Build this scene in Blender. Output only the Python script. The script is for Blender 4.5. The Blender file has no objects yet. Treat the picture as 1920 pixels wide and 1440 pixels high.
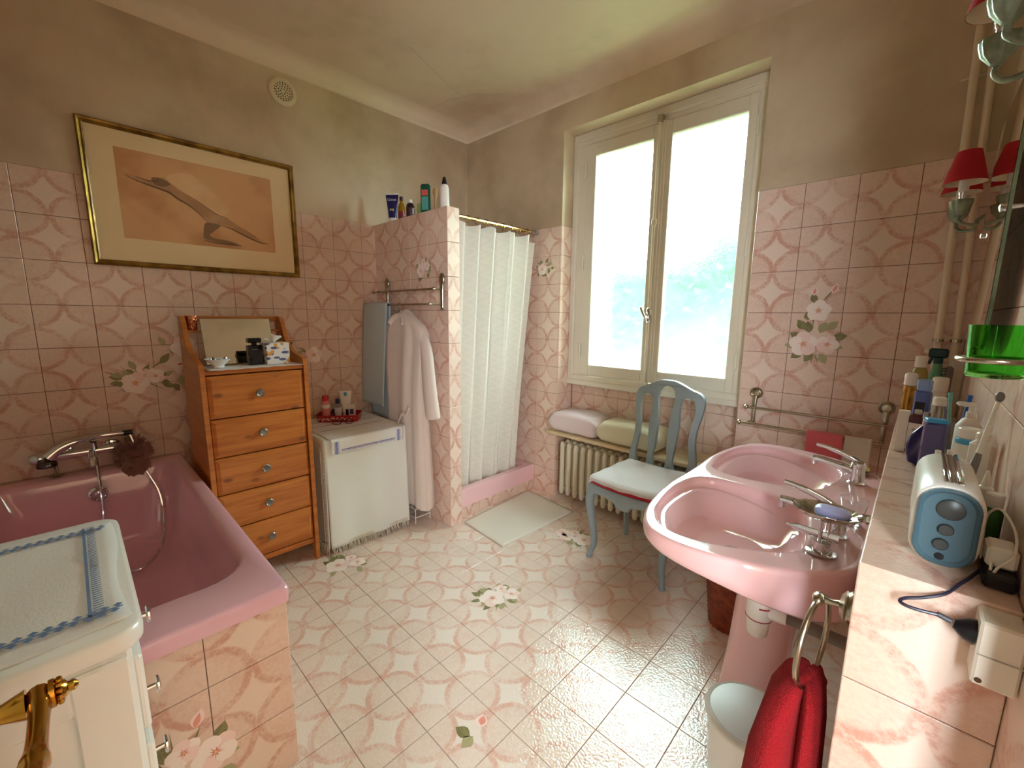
import bpy, bmesh, math, random
from mathutils import Vector, Matrix
R = math.radians
random.seed(7)
scene = bpy.context.scene
C = scene.collection

# ------------------------------------------------------------------ camera
CAM = Vector((2.9102, -2.4693, 1.3718)); YAW, PITCH, ROLL, FPX = 0.7638, -0.1601, 0.0101, 792.27
fw = Vector((-math.sin(YAW)*math.cos(PITCH), math.cos(YAW)*math.cos(PITCH), math.sin(PITCH)))
rt = Vector((math.cos(YAW), math.sin(YAW), 0)); up = rt.cross(fw)
r2 = rt*math.cos(ROLL)+up*math.sin(ROLL); u2 = up*math.cos(ROLL)-rt*math.sin(ROLL)
cd = bpy.data.cameras.new('camera'); cam = bpy.data.objects.new('camera', cd); C.objects.link(cam)
cd.sensor_width = 36; cd.lens = FPX/1920*36; cd.clip_start = .02; cd.clip_end = 200
cam.matrix_world = Matrix(((r2.x,u2.x,-fw.x,CAM.x),(r2.y,u2.y,-fw.y,CAM.y),(r2.z,u2.z,-fw.z,CAM.z),(0,0,0,1)))
scene.camera = cam
# ------------------------------------------------------------------ light: overcast sky through the window and added hall openings
SKY = 16.0
w = bpy.data.worlds.new('overcast_sky'); scene.world = w; w.use_nodes = True
bg = w.node_tree.nodes['Background']; bg.inputs[0].default_value = (.86, .96, 1.04, 1); bg.inputs[1].default_value = SKY
scene.view_settings.view_transform = 'Standard'; scene.view_settings.look = 'None'
scene.view_settings.gamma = 1; scene.view_settings.use_curve_mapping = False
scene.view_settings.exposure = 2.25
scene.cycles.max_bounces = 14; scene.cycles.diffuse_bounces = 8; scene.cycles.transparent_max_bounces = 12
scene.cycles.transmission_bounces = 8; scene.cycles.glossy_bounces = 5
scene.cycles.caustics_reflective = False; scene.cycles.caustics_refractive = False
scene.cycles.sample_clamp_indirect = 6
ptl = bpy.data.lights.new('window_portal', 'AREA'); ptl.shape = 'RECTANGLE'; ptl.size = 1.2; ptl.size_y = 1.7
ptl.cycles.is_portal = True
pto = bpy.data.objects.new('window_portal', ptl); C.objects.link(pto); pto.location = (1.63, .30, 1.73); pto.rotation_euler = (R(-90), 0, 0)

ptl2 = bpy.data.lights.new('hall_fill_portal', 'AREA'); ptl2.shape = 'RECTANGLE'; ptl2.size = 1.4; ptl2.size_y = .45; ptl2.cycles.is_portal = True  # guides sky fill through the opening added in the hall's side wall
pto2 = bpy.data.objects.new('hall_fill_portal', ptl2); C.objects.link(pto2); pto2.location = (4.62, -3.52, 1.6); pto2.rotation_euler = (0, R(90), 0)
ptl3 = bpy.data.lights.new('hall_end_fill_portal', 'AREA'); ptl3.shape = 'RECTANGLE'; ptl3.size = .7; ptl3.size_y = 1.1; ptl3.cycles.is_portal = True  # guides sky fill through the opening added in the hall's end wall
pto3 = bpy.data.objects.new('hall_end_fill_portal', ptl3); C.objects.link(pto3); pto3.location = (3.6, -3.97, 1.75); pto3.rotation_euler = (R(90), 0, 0)
# ------------------------------------------------------------------ material helpers
MATS = {}
def lin(c):
    c = c/255.
    return c/12.92 if c <= .04045 else ((c+.055)/1.055)**2.4
def rgb(t): return tuple(lin(v) for v in t)+(1,)
def mat(name, col, rough=.5, metal=0, spec=.5, bump=0, bscale=60, var=0, vscale=6, coat=0, sheen=0, trans=0, ior=1.45, col2=None, alpha=1, subs=0):
    if name in MATS: return MATS[name]
    m = bpy.data.materials.new(name); m.use_nodes = True; nt = m.node_tree; b = nt.nodes['Principled BSDF']
    b.inputs['Base Color'].default_value = rgb(col); b.inputs['Roughness'].default_value = rough
    b.inputs['Metallic'].default_value = metal; b.inputs['Specular IOR Level'].default_value = spec
    b.inputs['Coat Weight'].default_value = coat; b.inputs['Coat Roughness'].default_value = .05
    b.inputs['Sheen Weight'].default_value = sheen; b.inputs['Sheen Roughness'].default_value = .5
    b.inputs['Transmission Weight'].default_value = trans; b.inputs['IOR'].default_value = ior; b.inputs['Alpha'].default_value = alpha
    tc = nt.nodes.new('ShaderNodeTexCoord')
    if var or col2:
        n = nt.nodes.new('ShaderNodeTexNoise'); n.inputs['Scale'].default_value = vscale; n.inputs['Detail'].default_value = 4
        nt.links.new(tc.outputs['Object'], n.inputs['Vector'])
        mx = nt.nodes.new('ShaderNodeMix'); mx.data_type = 'RGBA'
        a, c2 = rgb(col), rgb(col2) if col2 else tuple(v*(1-var) for v in rgb(col)[:3])+(1,)
        mx.inputs[6].default_value = a; mx.inputs[7].default_value = c2
        rp = nt.nodes.new('ShaderNodeMapRange'); rp.inputs[1].default_value = .35; rp.inputs[2].default_value = .65
        nt.links.new(n.outputs['Fac'], rp.inputs[0]); nt.links.new(rp.outputs[0], mx.inputs[0]); nt.links.new(mx.outputs[2], b.inputs['Base Color'])
    if bump:
        n2 = nt.nodes.new('ShaderNodeTexNoise'); n2.inputs['Scale'].default_value = bscale; n2.inputs['Detail'].default_value = 3
        nt.links.new(tc.outputs['Object'], n2.inputs['Vector'])
        bp = nt.nodes.new('ShaderNodeBump'); bp.inputs['Strength'].default_value = bump; bp.inputs['Distance'].default_value = .01
        nt.links.new(n2.outputs['Fac'], bp.inputs['Height']); nt.links.new(bp.outputs[0], b.inputs['Normal'])
    MATS[name] = m
    return m

class NT:
    """tiny node-expression helper"""
    def __init__(s, m): s.nt = m.node_tree; s.n = s.nt.nodes; s.l = s.nt.links
    def put(s, sock, v):
        if hasattr(v, 'is_linked') or isinstance(v, bpy.types.NodeSocket): s.l.new(v, sock)
        else: sock.default_value = v
    def math(s, op, a, b=0.0, c=0.0, clamp=False):
        n = s.n.new('ShaderNodeMath'); n.operation = op; n.use_clamp = clamp
        s.put(n.inputs[0], a); s.put(n.inputs[1], b); s.put(n.inputs[2], c); return n.outputs[0]
    def noise(s, vec, scale, detail=3, rough=.5):
        n = s.n.new('ShaderNodeTexNoise'); n.inputs['Scale'].default_value = scale; n.inputs['Detail'].default_value = detail
        n.inputs['Roughness'].default_value = rough; s.l.new(vec, n.inputs['Vector']); return n.outputs['Fac']
    def ramp(s, v, a, b, c=0., d=1.):
        n = s.n.new('ShaderNodeMapRange'); n.interpolation_type = 'SMOOTHSTEP'; s.put(n.inputs[0], v)
        n.inputs[1].default_value = a; n.inputs[2].default_value = b; n.inputs[3].default_value = c; n.inputs[4].default_value = d; return n.outputs[0]
    def mix(s, f, a, b):
        n = s.n.new('ShaderNodeMix'); n.data_type = 'RGBA'; s.put(n.inputs[0], f); s.put(n.inputs[6], a); s.put(n.inputs[7], b); return n.outputs[2]

def tile_mat(name, cream, ring, star, rough, bump, bscale, coat=.0):
    m = bpy.data.materials.new(name); m.use_nodes = True; g = NT(m); b = g.n['Principled BSDF']
    uv = g.n.new('ShaderNodeUVMap').outputs[0]; oi = g.n.new('ShaderNodeObjectInfo')
    sx = g.n.new('ShaderNodeSeparateXYZ'); g.l.new(uv, sx.inputs[0])
    off = g.n.new('ShaderNodeVectorMath'); off.operation = 'MULTIPLY_ADD'
    cmb = g.n.new('ShaderNodeCombineXYZ'); rv = g.math('MULTIPLY', oi.outputs['Random'], 37.0)
    for i in range(3): g.l.new(rv, cmb.inputs[i])
    g.l.new(uv, off.inputs[0]); off.inputs[1].default_value = (1, 1, 1); g.l.new(cmb.outputs[0], off.inputs[2]); P = off.outputs[0]
    fx = g.math('SUBTRACT', .5, g.math('ABSOLUTE', g.math('SUBTRACT', sx.outputs[0], .5)))
    fy = g.math('SUBTRACT', .5, g.math('ABSOLUTE', g.math('SUBTRACT', sx.outputs[1], .5)))
    d = g.math('SQRT', g.math('ADD', g.math('MULTIPLY', fx, fx), g.math('MULTIPLY', fy, fy)))
    d = g.math('ADD', d, g.math('MULTIPLY', g.math('SUBTRACT', g.noise(P, 5, 5, .65), .5), .075))
    fine = g.noise(P, 17, 6, .72)
    wide = g.noise(P, 1.6, 2)
    r1 = g.math('MULTIPLY', g.ramp(d, .395, .45), g.ramp(d, .53, .495))
    amp = g.ramp(g.math('ADD', wide, g.math('MULTIPLY', g.math('SUBTRACT', fine, .5), 1.3)), .30, .70, .15, 1.)
    r1 = g.math('MULTIPLY', r1, amp)
    disc = g.math('MULTIPLY', g.ramp(d, .50, .44), g.ramp(g.math('ADD', wide, g.math('MULTIPLY', g.math('SUBTRACT', fine, .5), 1.0)), .40, .74, 0., .26))
    base = g.mix(g.ramp(fine, .34, .66, 0, .6), rgb(cream), tuple(.72*a+.28*c for a, c in zip(rgb(cream), rgb(ring))))
    st = g.mix(g.ramp(d, .50, .54), base, g.mix(g.ramp(fine, .35, .7, 0, .5), rgb(star), rgb(cream)))
    c1 = g.mix(disc, st, rgb(ring)); c2 = g.mix(r1, c1, rgb(ring))
    g.l.new(c2, b.inputs['Base Color']); b.inputs['Roughness'].default_value = rough
    bp = g.n.new('ShaderNodeBump'); bp.inputs['Strength'].default_value = bump; bp.inputs['Distance'].default_value = .004
    g.l.new(g.noise(P, bscale, 2), bp.inputs['Height']); g.l.new(bp.outputs[0], b.inputs['Normal'])
    b.inputs['Coat Weight'].default_value = coat; b.inputs['Coat Roughness'].default_value = .12
    MATS[name] = m; return m
M_WT = tile_mat('wall_tile_glaze', (228,203,186), (206,156,138), (231,210,194), .28, .12, 26)
M_FT = tile_mat('floor_tile_glaze', (233,218,205), (222,180,163), (236,225,214), .15, .45, 22)
M_GROUT = mat('grout', (150,112,98), .9, var=.2)
def paint_mat(name, col, dirt, scale, lo, hi):
    m = bpy.data.materials.new(name); m.use_nodes = True; g = NT(m); b = g.n['Principled BSDF']
    tc = g.n.new('ShaderNodeTexCoord').outputs['Object']
    n = g.noise(tc, scale, 5, .55); n2 = g.noise(tc, 9, 3)
    f = g.ramp(g.math('ADD', n, g.math('MULTIPLY', g.math('SUBTRACT', n2, .5), .12)), lo, hi)
    g.l.new(g.mix(f, rgb(col), rgb(dirt)), b.inputs['Base Color']); b.inputs['Roughness'].default_value = .55
    bp = g.n.new('ShaderNodeBump'); bp.inputs['Strength'].default_value = .12; bp.inputs['Distance'].default_value = .01
    g.l.new(g.noise(tc, 14, 4), bp.inputs['Height']); g.l.new(bp.outputs[0], b.inputs['Normal'])
    MATS[name] = m; return m
M_PAINT = paint_mat('aged_cream_paint', (212,193,165), (184,162,134), 1.3, .42, .68)
M_CEIL = paint_mat('ceiling_paint', (230,212,188), (206,186,160), 1.0, .45, .7)
M_WINP = mat('window_paint', (226,219,203), .35, bump=.06, bscale=40, var=.05)
M_PINK = mat('pink_enamel', (230,182,197), .10, coat=.6)
M_PINKB = mat('pink_porcelain', (240,196,200), .09, coat=.6)
M_CHROME = mat('chrome', (215,215,218), .08, metal=1)
M_NICKEL = mat('aged_nickel', (176,165,146), .25, metal=1, bump=.05)
M_BRASS = mat('brass', (205,155,62), .18, metal=1, col2=(166,118,40), vscale=18)
M_GILT = mat('gilt_frame', (172,134,58), .35, metal=.7, col2=(112,80,30), vscale=14, bump=.3, bscale=50)
M_WHITEP = mat('white_lacquer', (238,241,238), .3, bump=.03, bscale=30, var=.04)
M_BLACK = mat('black_plastic', (18,16,20), .3)
M_WPL = mat('white_plastic', (236,233,225), .3)

# ------------------------------------------------------------------ mesh helpers
class MB:
    def __init__(s): s.v = []; s.f = []; s.m = []; s.uv = {}
    def add(s, vs, fs, mi=0):
        o = len(s.v); s.v += [tuple(v) for v in vs]
        for f in fs: s.f.append(tuple(i+o for i in f)); s.m.append(mi)
        return s
    def box(s, x0, x1, y0, y1, z0, z1, mi=0, b=0):
        if b <= 0:
            vs = [(x,y,z) for z in (z0,z1) for y in (y0,y1) for x in (x0,x1)]
            return s.add(vs, [(0,2,3,1),(4,5,7,6),(0,1,5,4),(2,6,7,3),(0,4,6,2),(1,3,7,5)], mi)
        b = min(b, .49*(x1-x0), .49*(y1-y0), .49*(z1-z0))
        vs = []; X=(x0,x1); Y=(y0,y1); Z=(z0,z1); sg=(1,-1)
        idx = {}
        for i in (0,1):
            for j in (0,1):
                for k in (0,1):
                    x,y,z = X[i],Y[j],Z[k]
                    idx[i,j,k,'x'] = len(vs); vs.append((x, y+sg[j]*b, z+sg[k]*b))
                    idx[i,j,k,'y'] = len(vs); vs.append((x+sg[i]*b, y, z+sg[k]*b))
                    idx[i,j,k,'z'] = len(vs); vs.append((x+sg[i]*b, y+sg[j]*b, z))
        fs = []
        for a in (0,1):
            q = [(a,0,0),(a,1,0),(a,1,1),(a,0,1)]; fs.append([idx[p+('x',)] for p in (q if a else q[::-1])])
            q = [(0,a,0),(0,a,1),(1,a,1),(1,a,0)]; fs.append([idx[p+('y',)] for p in (q if a else q[::-1])])
            q = [(0,0,a),(1,0,a),(1,1,a),(0,1,a)]; fs.append([idx[p+('z',)] for p in (q if a else q[::-1])])
        for i in (0,1):
            for j in (0,1):
                fs.append([idx[i,j,0,'x'],idx[i,j,1,'x'],idx[i,j,1,'y'],idx[i,j,0,'y']])
                fs.append([idx[i,0,j,'x'],idx[i,1,j,'x'],idx[i,1,j,'z'],idx[i,0,j,'z']])
                fs.append([idx[0,i,j,'y'],idx[1,i,j,'y'],idx[1,i,j,'z'],idx[0,i,j,'z']])
        for p in [(i,j,k) for i in (0,1) for j in (0,1) for k in (0,1)]:
            fs.append([idx[p+('x',)],idx[p+('y',)],idx[p+('z',)]])
        return s.add(vs, fs, mi)
    def rings(s, rs, closed=True, cap0=False, cap1=False, mi=0, loop=False):
        n = len(rs[0]); vs = [p for r in rs for p in r]; fs = []
        m = len(rs)
        for i in range(m if loop else m-1):
            a, b2 = i*n, ((i+1) % m)*n
            for j in range(n if closed else n-1):
                k = (j+1) % n; fs.append((a+j, a+k, b2+k, b2+j))
        if cap0: fs.append(tuple(range(n))[::-1])
        if cap1: fs.append(tuple((m-1)*n+j for j in range(n)))
        return s.add(vs, fs, mi)
    def lathe(s, prof, c=(0,0,0), n=20, mi=0, ax='z', caps=True, sx=1, sy=1):
        rs = []
        for r, z in prof:
            ring = []
            for j in range(n):
                a = 2*math.pi*j/n; p = (r*math.cos(a)*sx, r*math.sin(a)*sy, z)
                if ax == 'x': p = (p[2], p[0], p[1])
                if ax == 'y': p = (p[1], p[2], p[0])
                ring.append((c[0]+p[0], c[1]+p[1], c[2]+p[2]))
            rs.append(ring)
        return s.rings(rs, True, caps, caps, mi)
    def tube(s, pts, rad, n=8, mi=0, caps=True, closed=False, flat=1.0):
        P = [Vector(p) for p in pts]; m = len(P); rs = []
        if not hasattr(rad, '__len__'): rad = [rad]*m
        t0 = (P[1]-P[0]).normalized(); ref = Vector((0,0,1)) if abs(t0.z) < .9 else Vector((1,0,0))
        nrm = (ref-t0*ref.dot(t0)).normalized()
        for i in range(m):
            if closed: t = (P[(i+1)%m]-P[i-1]).normalized()
            else: t = (P[min(i+1,m-1)]-P[max(i-1,0)]).normalized()
            nrm = (nrm-t*nrm.dot(t)).normalized(); bn = t.cross(nrm)
            rs.append([tuple(P[i]+(nrm*math.cos(a)*rad[i]+bn*math.sin(a)*rad[i]*flat)) for a in (2*math.pi*j/n for j in range(n))])
        return s.rings(rs, True, caps and not closed, caps and not closed, mi, loop=closed)
    def cyl(s, p, q, r, n=12, mi=0): return s.tube([p, q], r, n, mi)
    def sphere(s, c, r, n=12, mi=0, sc=(1,1,1)):
        k = max(4, n//2); rs = []
        for i in range(k+1):
            a = math.pi*i/k; rr = max(1e-4, math.sin(a))*r
            rs.append([(c[0]+rr*math.cos(b)*sc[0], c[1]+rr*math.sin(b)*sc[1], c[2]-r*math.cos(a)*sc[2]) for b in (2*math.pi*j/n for j in range(n))])
        return s.rings(rs, True, True, True, mi)
    def grid(s, fn, nu, nv, mi=0):
        vs = [fn(i/nu, j/nv) for i in range(nu+1) for j in range(nv+1)]
        return s.add(vs, [(i*(nv+1)+j, (i+1)*(nv+1)+j, (i+1)*(nv+1)+j+1, i*(nv+1)+j+1) for i in range(nu) for j in range(nv)], mi)
    def prism(s, poly, fn, t0, t1, mi=0):
        """poly: 2D points; fn(a,b,t)->3D"""
        n = len(poly); s.add([fn(a,b,t0) for a,b in poly]+[fn(a,b,t1) for a,b in poly],
            [tuple(range(n))[::-1], tuple(range(n,2*n))]+[(i,(i+1)%n,n+(i+1)%n,n+i) for i in range(n)], mi); return s
    def build(s, name, mats, parent=None, smooth=True, angle=40, mod=None):
        me = bpy.data.meshes.new(name); me.from_pydata(s.v, [], s.f)
        if not isinstance(mats, (list, tuple)): mats = [mats]
        for m in mats: me.materials.append(m)
        me.polygons.foreach_set('material_index', s.m)
        bm = bmesh.new(); bm.from_mesh(me); bmesh.ops.remove_doubles(bm, verts=bm.verts, dist=1e-6)
        bmesh.ops.recalc_face_normals(bm, faces=bm.faces); bm.to_mesh(me); bm.free()
        return link(name, me, parent, smooth, angle, mod)
def link(name, me, parent=None, smooth=True, angle=40, mod=None):
    if smooth:
        me.polygons.foreach_set('use_smooth', [True]*len(me.polygons))
        try: me.set_sharp_from_angle(angle=R(angle))
        except Exception: pass
    o = bpy.data.objects.new(name, me); C.objects.link(o)
    if parent is not None:
        o.parent = parent; o.matrix_parent_inverse = parent.matrix_world.inverted() if parent.type == 'EMPTY' else Matrix()
    if mod:
        if 'solid' in mod: k = o.modifiers.new('s','SOLIDIFY'); k.thickness = mod['solid']; k.offset = mod.get('off', 0)
        if 'sub' in mod: k = o.modifiers.new('u','SUBSURF'); k.levels = mod['sub']; k.render_levels = mod['sub']
    return o
def tag(o, label, cat, group=None, kind=None):
    o['label'] = label; o['category'] = cat
    if group: o['group'] = group
    if kind: o['kind'] = kind
    return o
def thing(name, label, cat, loc=(0,0,0), group=None, rz=0):
    o = bpy.data.objects.new(name, None); C.objects.link(o); o.empty_display_size = .05
    o.location = loc; o.rotation_euler = (0,0,rz); o.matrix_world = Matrix.Translation(loc) @ Matrix.Rotation(rz,4,'Z')
    return tag(o, label, cat, group)
def struct(name, mb, m, parent=None, label=None, smooth=False):
    o = mb.build(name, m, parent, smooth)
    if parent is None:
        o['kind'] = 'structure'
        if label: o['label'] = label
    return o
def dup(root, off, label=None):
    """copy of a thing with its parts, moved by off"""
    r = root.copy(); C.objects.link(r); r.location = Vector(root.location)+Vector(off)
    if label: r['label'] = label
    for ch in list(root.children):
        c = ch.copy(); C.objects.link(c); c.parent = r
        for g in list(ch.children):
            d = g.copy(); C.objects.link(d); d.parent = c
    return r
def smoothc(pts, n=6, closed=True):
    """Catmull-Rom through points (2D or 3D)"""
    P = [Vector(p) for p in pts]; m = len(P); out = []
    for i in range(m if closed else m-1):
        if closed: a,b,c,d = P[i-1],P[i],P[(i+1)%m],P[(i+2)%m]
        else: a,b,c,d = P[max(i-1,0)],P[i],P[i+1],P[min(i+2,m-1)]
        for k in range(n):
            t = k/n; out.append(.5*((2*b)+(-a+c)*t+(2*a-5*b+4*c-d)*t*t+(-a+3*b-3*c+d)*t**3))
    if not closed: out.append(P[-1])
    return [tuple(p) for p in out]
def plate(outer, holes, fn, thick):
    """flat cut-out shape with holes; fn(a,b,t)->3D, t in 0..1"""
    cu = bpy.data.curves.new('tmp','CURVE'); cu.dimensions = '2D'; cu.fill_mode = 'BOTH'; cu.extrude = .5
    for lp in [outer]+list(holes):
        s = cu.splines.new('POLY'); s.points.add(len(lp)-1); s.use_cyclic_u = True
        for p, q in zip(s.points, lp): p.co = (q[0], q[1], 0, 1)
    o = bpy.data.objects.new('tmp', cu); C.objects.link(o)
    dg = bpy.context.evaluated_depsgraph_get(); me = bpy.data.meshes.new_from_object(o.evaluated_get(dg))
    mb = MB(); mb.add([fn(v.co.x, v.co.y, v.co.z+.5) for v in me.vertices], [tuple(p.vertices) for p in me.polygons])
    bpy.data.objects.remove(o); bpy.data.curves.remove(cu); bpy.data.meshes.remove(me)
    return mb
def text_on(txt, size, loc, xdir, ydir, m, parent, name='lettering'):
    cu = bpy.data.curves.new('t','FONT'); cu.body = txt; cu.size = size; cu.extrude = .0002; cu.align_x = 'CENTER'
    o = bpy.data.objects.new('t', cu); C.objects.link(o)
    dg = bpy.context.evaluated_depsgraph_get(); me = bpy.data.meshes.new_from_object(o.evaluated_get(dg))
    bpy.data.objects.remove(o)
    x = Vector(xdir).normalized(); y = Vector(ydir).normalized(); z = x.cross(y)
    vs = [tuple(Vector(loc)+x*v.co.x+y*v.co.y+z*v.co.z) for v in me.vertices]
    mb = MB(); mb.add(vs, [tuple(p.vertices) for p in me.polygons]); bpy.data.meshes.remove(me)
    return mb.build(name, m, parent, smooth=False)
# ------------------------------------------------------------------ tiles
TILE_CACHE = {}
def tile_mesh(u0, u1, v0, v1, T, mt):
    key = (round(u0,3), round(u1,3), round(v0,3), round(v1,3), T, mt.name)
    if key in TILE_CACHE: return TILE_CACHE[key]
    g = .0011; x0, x1, y0, y1 = u0*T+g, u1*T-g, v0*T+g, v1*T-g; b = .0012; cx, cy = (u0+u1)*T/2, (v0+v1)*T/2
    vs = [(x0,y0,-.004),(x1,y0,-.004),(x1,y1,-.004),(x0,y1,-.004),(x0,y0,-b*.6),(x1,y0,-b*.6),(x1,y1,-b*.6),(x0,y1,-b*.6),
          (x0+b,y0+b,0),(x1-b,y0+b,0),(x1-b,y1-b,0),(x0+b,y1-b,0)]
    fs = [(i,(i+1)%4,4+(i+1)%4,4+i) for i in range(4)]+[(4+i,4+(i+1)%4,8+(i+1)%4,8+i) for i in range(4)]+[(8,9,10,11)]
    me = bpy.data.meshes.new('tile'); me.from_pydata([(x-cx,y-cy,z) for x,y,z in vs], [], fs); me.materials.append(mt)
    uvl = me.uv_layers.new(name='UVMap')
    for lp in me.loops:
        x,y,_ = vs[lp.vertex_index]; uvl.data[lp.index].uv = (x/T, y/T)
    TILE_CACHE[key] = me; return me
def tiles(parent, org, ud, vd, ur, vr, u_off=0., v_off=0., mt=M_WT, T=.2, skip=None, name='tile'):
    """tiles on the plane org + a*ud + b*vd, a in ur, b in vr; grid lines at u_off + k*T"""
    ud, vd, org = Vector(ud), Vector(vd), Vector(org); n = ud.cross(vd); out = []
    def cuts(r, off):
        k = math.floor((r[0]-off)/T+1e-4); res = []
        while off+k*T < r[1]-1e-4:
            a, b = max(r[0], off+k*T), min(r[1], off+(k+1)*T)
            if b-a > .006: res.append((a, b, (a-off)/T-k, (b-off)/T-k))
            k += 1
        return res
    for a0, a1, fu0, fu1 in cuts(ur, u_off):
        for b0, b1, fv0, fv1 in cuts(vr, v_off):
            ca, cb = (a0+a1)/2, (b0+b1)/2
            if skip and skip(ca, cb): continue
            o = bpy.data.objects.new(name, tile_mesh(fu0, fu1, fv0, fv1, T, mt)); C.objects.link(o)
            p = org+ud*ca+vd*cb
            o.matrix_world = Matrix(((ud.x,vd.x,n.x,p.x),(ud.y,vd.y,n.y,p.y),(ud.z,vd.z,n.z,p.z),(0,0,0,1)))
            o.parent = parent; out.append(o)
    return out
def adopt(o, p):
    mw = o.matrix_world.copy(); o.parent = p; o.matrix_parent_inverse = p.matrix_world.inverted(); o.matrix_world = mw
M_PETAL = mat('print_petal', (247,232,224), .3); M_PETALP = mat('print_petal_pink', (244,216,208), .3)
M_RED = mat('print_red', (205,104,90), .3); M_LEAF = mat('print_leaf', (142,136,92), .3, col2=(118,112,70), vscale=40); M_LEAF2 = mat('print_leaf_pale', (172,164,122), .3)
M_BLUSH = mat('print_blush', (228,150,132), .3); M_PGOLD = mat('print_gold', (226,196,120), .3)
def flower(mb, c, r, k, pal, ang=0):
    """5 ragged petals + streaked centre, flat in (a,b)"""
    rn = random.Random(int((c[0]*977+c[1]*1231+r*7)*1000))
    for i in range(5):
        a = ang+i*2*math.pi/5; ca, sa = math.cos(a), math.sin(a); pts = []
        for j in range(14):
            t = 2*math.pi*j/14; x = .52*r+.50*r*math.cos(t)*(1+.10*rn.uniform(-1,1)*(math.cos(t) > 0)); y = .50*r*math.sin(t)
            pts.append((c[0]+x*ca-y*sa, c[1]+x*sa+y*ca))
        mb.append((pts, pal[i % len(pal)], k+.00003*i))
    for i in range(5):
        a = ang+i*2*math.pi/5+.1; ca, sa = math.cos(a), math.sin(a)
        mb.append(([(c[0]+x*ca-y*sa, c[1]+x*sa+y*ca) for x, y in ((0,r*.05),(r*.44,0),(0,-r*.05))], 5, k+.0003))
        a += .5; ca, sa = math.cos(a), math.sin(a)
        mb.append(([(c[0]+x*ca-y*sa, c[1]+x*sa+y*ca) for x, y in ((0,r*.05),(r*.30,0),(0,-r*.05))], 2, k+.00032))
    mb.append(([(c[0]+r*.09*math.cos(j*math.pi/4), c[1]+r*.09*math.sin(j*math.pi/4)) for j in range(8)], 6, k+.0004))
def leaf(mb, c, ln, wd, ang, k, m=3):
    ca, sa = math.cos(ang), math.sin(ang); pts = []
    for t, s in ((0,0),(.18,.62),(.38,1),(.6,.9),(.8,.5),(1,0),(.8,-.5),(.6,-.9),(.38,-1),(.18,-.62)):
        x, y = ln*t, wd*.5*s; pts.append((c[0]+x*ca-y*sa, c[1]+x*sa+y*ca))
    mb.append((pts, m, k))
    if m in (3, 4): mb.append(([(c[0]+x*ca-y*sa, c[1]+x*sa+y*ca) for x, y in ((0,.0006),(ln*.9,0),(0,-.0006))], 7-m, k+.00002))
def flower_print(parent, org, ud, vd, items, name='flower_print'):
    ud, vd, org = Vector(ud), Vector(vd), Vector(org); n = ud.cross(vd); mb = MB()
    for pts, mi, k in items:
        mb.add([tuple(org+ud*a+vd*b+n*(.0004+k)) for a, b in pts], [tuple(range(len(pts)))], mi)
    o = mb.build(name, [M_PETAL, M_PETALP, M_RED, M_LEAF, M_LEAF2, M_BLUSH, M_PGOLD], parent, smooth=False); return o
def spray(s=1., big=2, buds=True, mirror=False, seed=1):
    """a printed bunch: leaves, flowers, buds, about .2 m across at s=1"""
    rn = random.Random(seed); L = []; mx = -1 if mirror else 1
    for i in range(20):
        a = rn.uniform(0, 2*math.pi); rr = rn.uniform(.045, .085)*s
        leaf(L, (mx*rr*math.cos(a), rr*math.sin(a)*.62), rn.uniform(.032,.050)*s, rn.uniform(.018,.028)*s, a+rn.uniform(-.7,.7), .00003*i, 3+(i % 2))
    for i in range(5):
        a = rn.uniform(0, 2*math.pi); leaf(L, (0,0), rn.uniform(.09,.12)*s, .004*s, a, .0004, 3)
    flower(L, (-.022*s*mx, -.012*s), .052*s, .0007, (0,0,1), .3+seed)
    if big > 1: flower(L, (.055*s*mx, .016*s), .036*s, .0006, (1,0,0), 1.+seed); flower(L, (.012*s*mx, .050*s), .026*s, .0005, (0,1,0), .5)
    if buds:
        for q in (-1, 1):
            p = (q*.030*s, .085*s); leaf(L, (p[0]*.4, .03*s), .06*s, .006*s, math.atan2(.055, p[0]*.6), .0002); leaf(L, p, .034*s, .022*s, 1.5-q*.3, .0006, 1); leaf(L, p, .026*s, .010*s, 1.5-q*.3, .0008, 5)
    return L
# ================================================================== the room
H, XR, YF = 2.88, 3.05, -3.0          # ceiling, right wall, wall behind the camera
NX0, NX1, ND, NZ = 1.013, 2.243, .18, 2.61  # window niche
XP, YP, TH = .8438, -.8725, .092      # shower partition
XL, YE = 2.883, -1.659                # ledge
# floor
fl = struct('floor', MB().box(-.1, XR+1.6, YF-1., ND+.05, -.1, -.004), M_GROUT, label='pink patterned ceramic tiled floor')
def under(a, b):
    return (a < 1.62 and b < -2.2) or (a > XL and b > YE)
tiles(fl, (0,0,0), (1,0,0), (0,1,0), (0, XR), (-2.99, ND), .679-.6-.2, -1.986-1.2, M_FT, skip=under)
# left wall
wl = struct('wall_left', MB().box(-.12, -.004, YF-.1, .0, 0, 2.0).box(-.12, 0, YF-.1, ND+.2, 2.0, H+.1), [M_GROUT], label='left wall, tiled to two metres, painted above')
wl.data.materials.append(M_PAINT)
for p in wl.data.polygons: p.material_index = 1 if wl.data.vertices[p.vertices[0]].co.z >= 2. and all(wl.data.vertices[i].co.z >= 1.99 for i in p.vertices) else 0
tiles(wl, (0,0,0), (0,1,0), (0,0,1), (-2.99, 0), (0, 2.0), -2.5762-.4-.2, 0)
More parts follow.
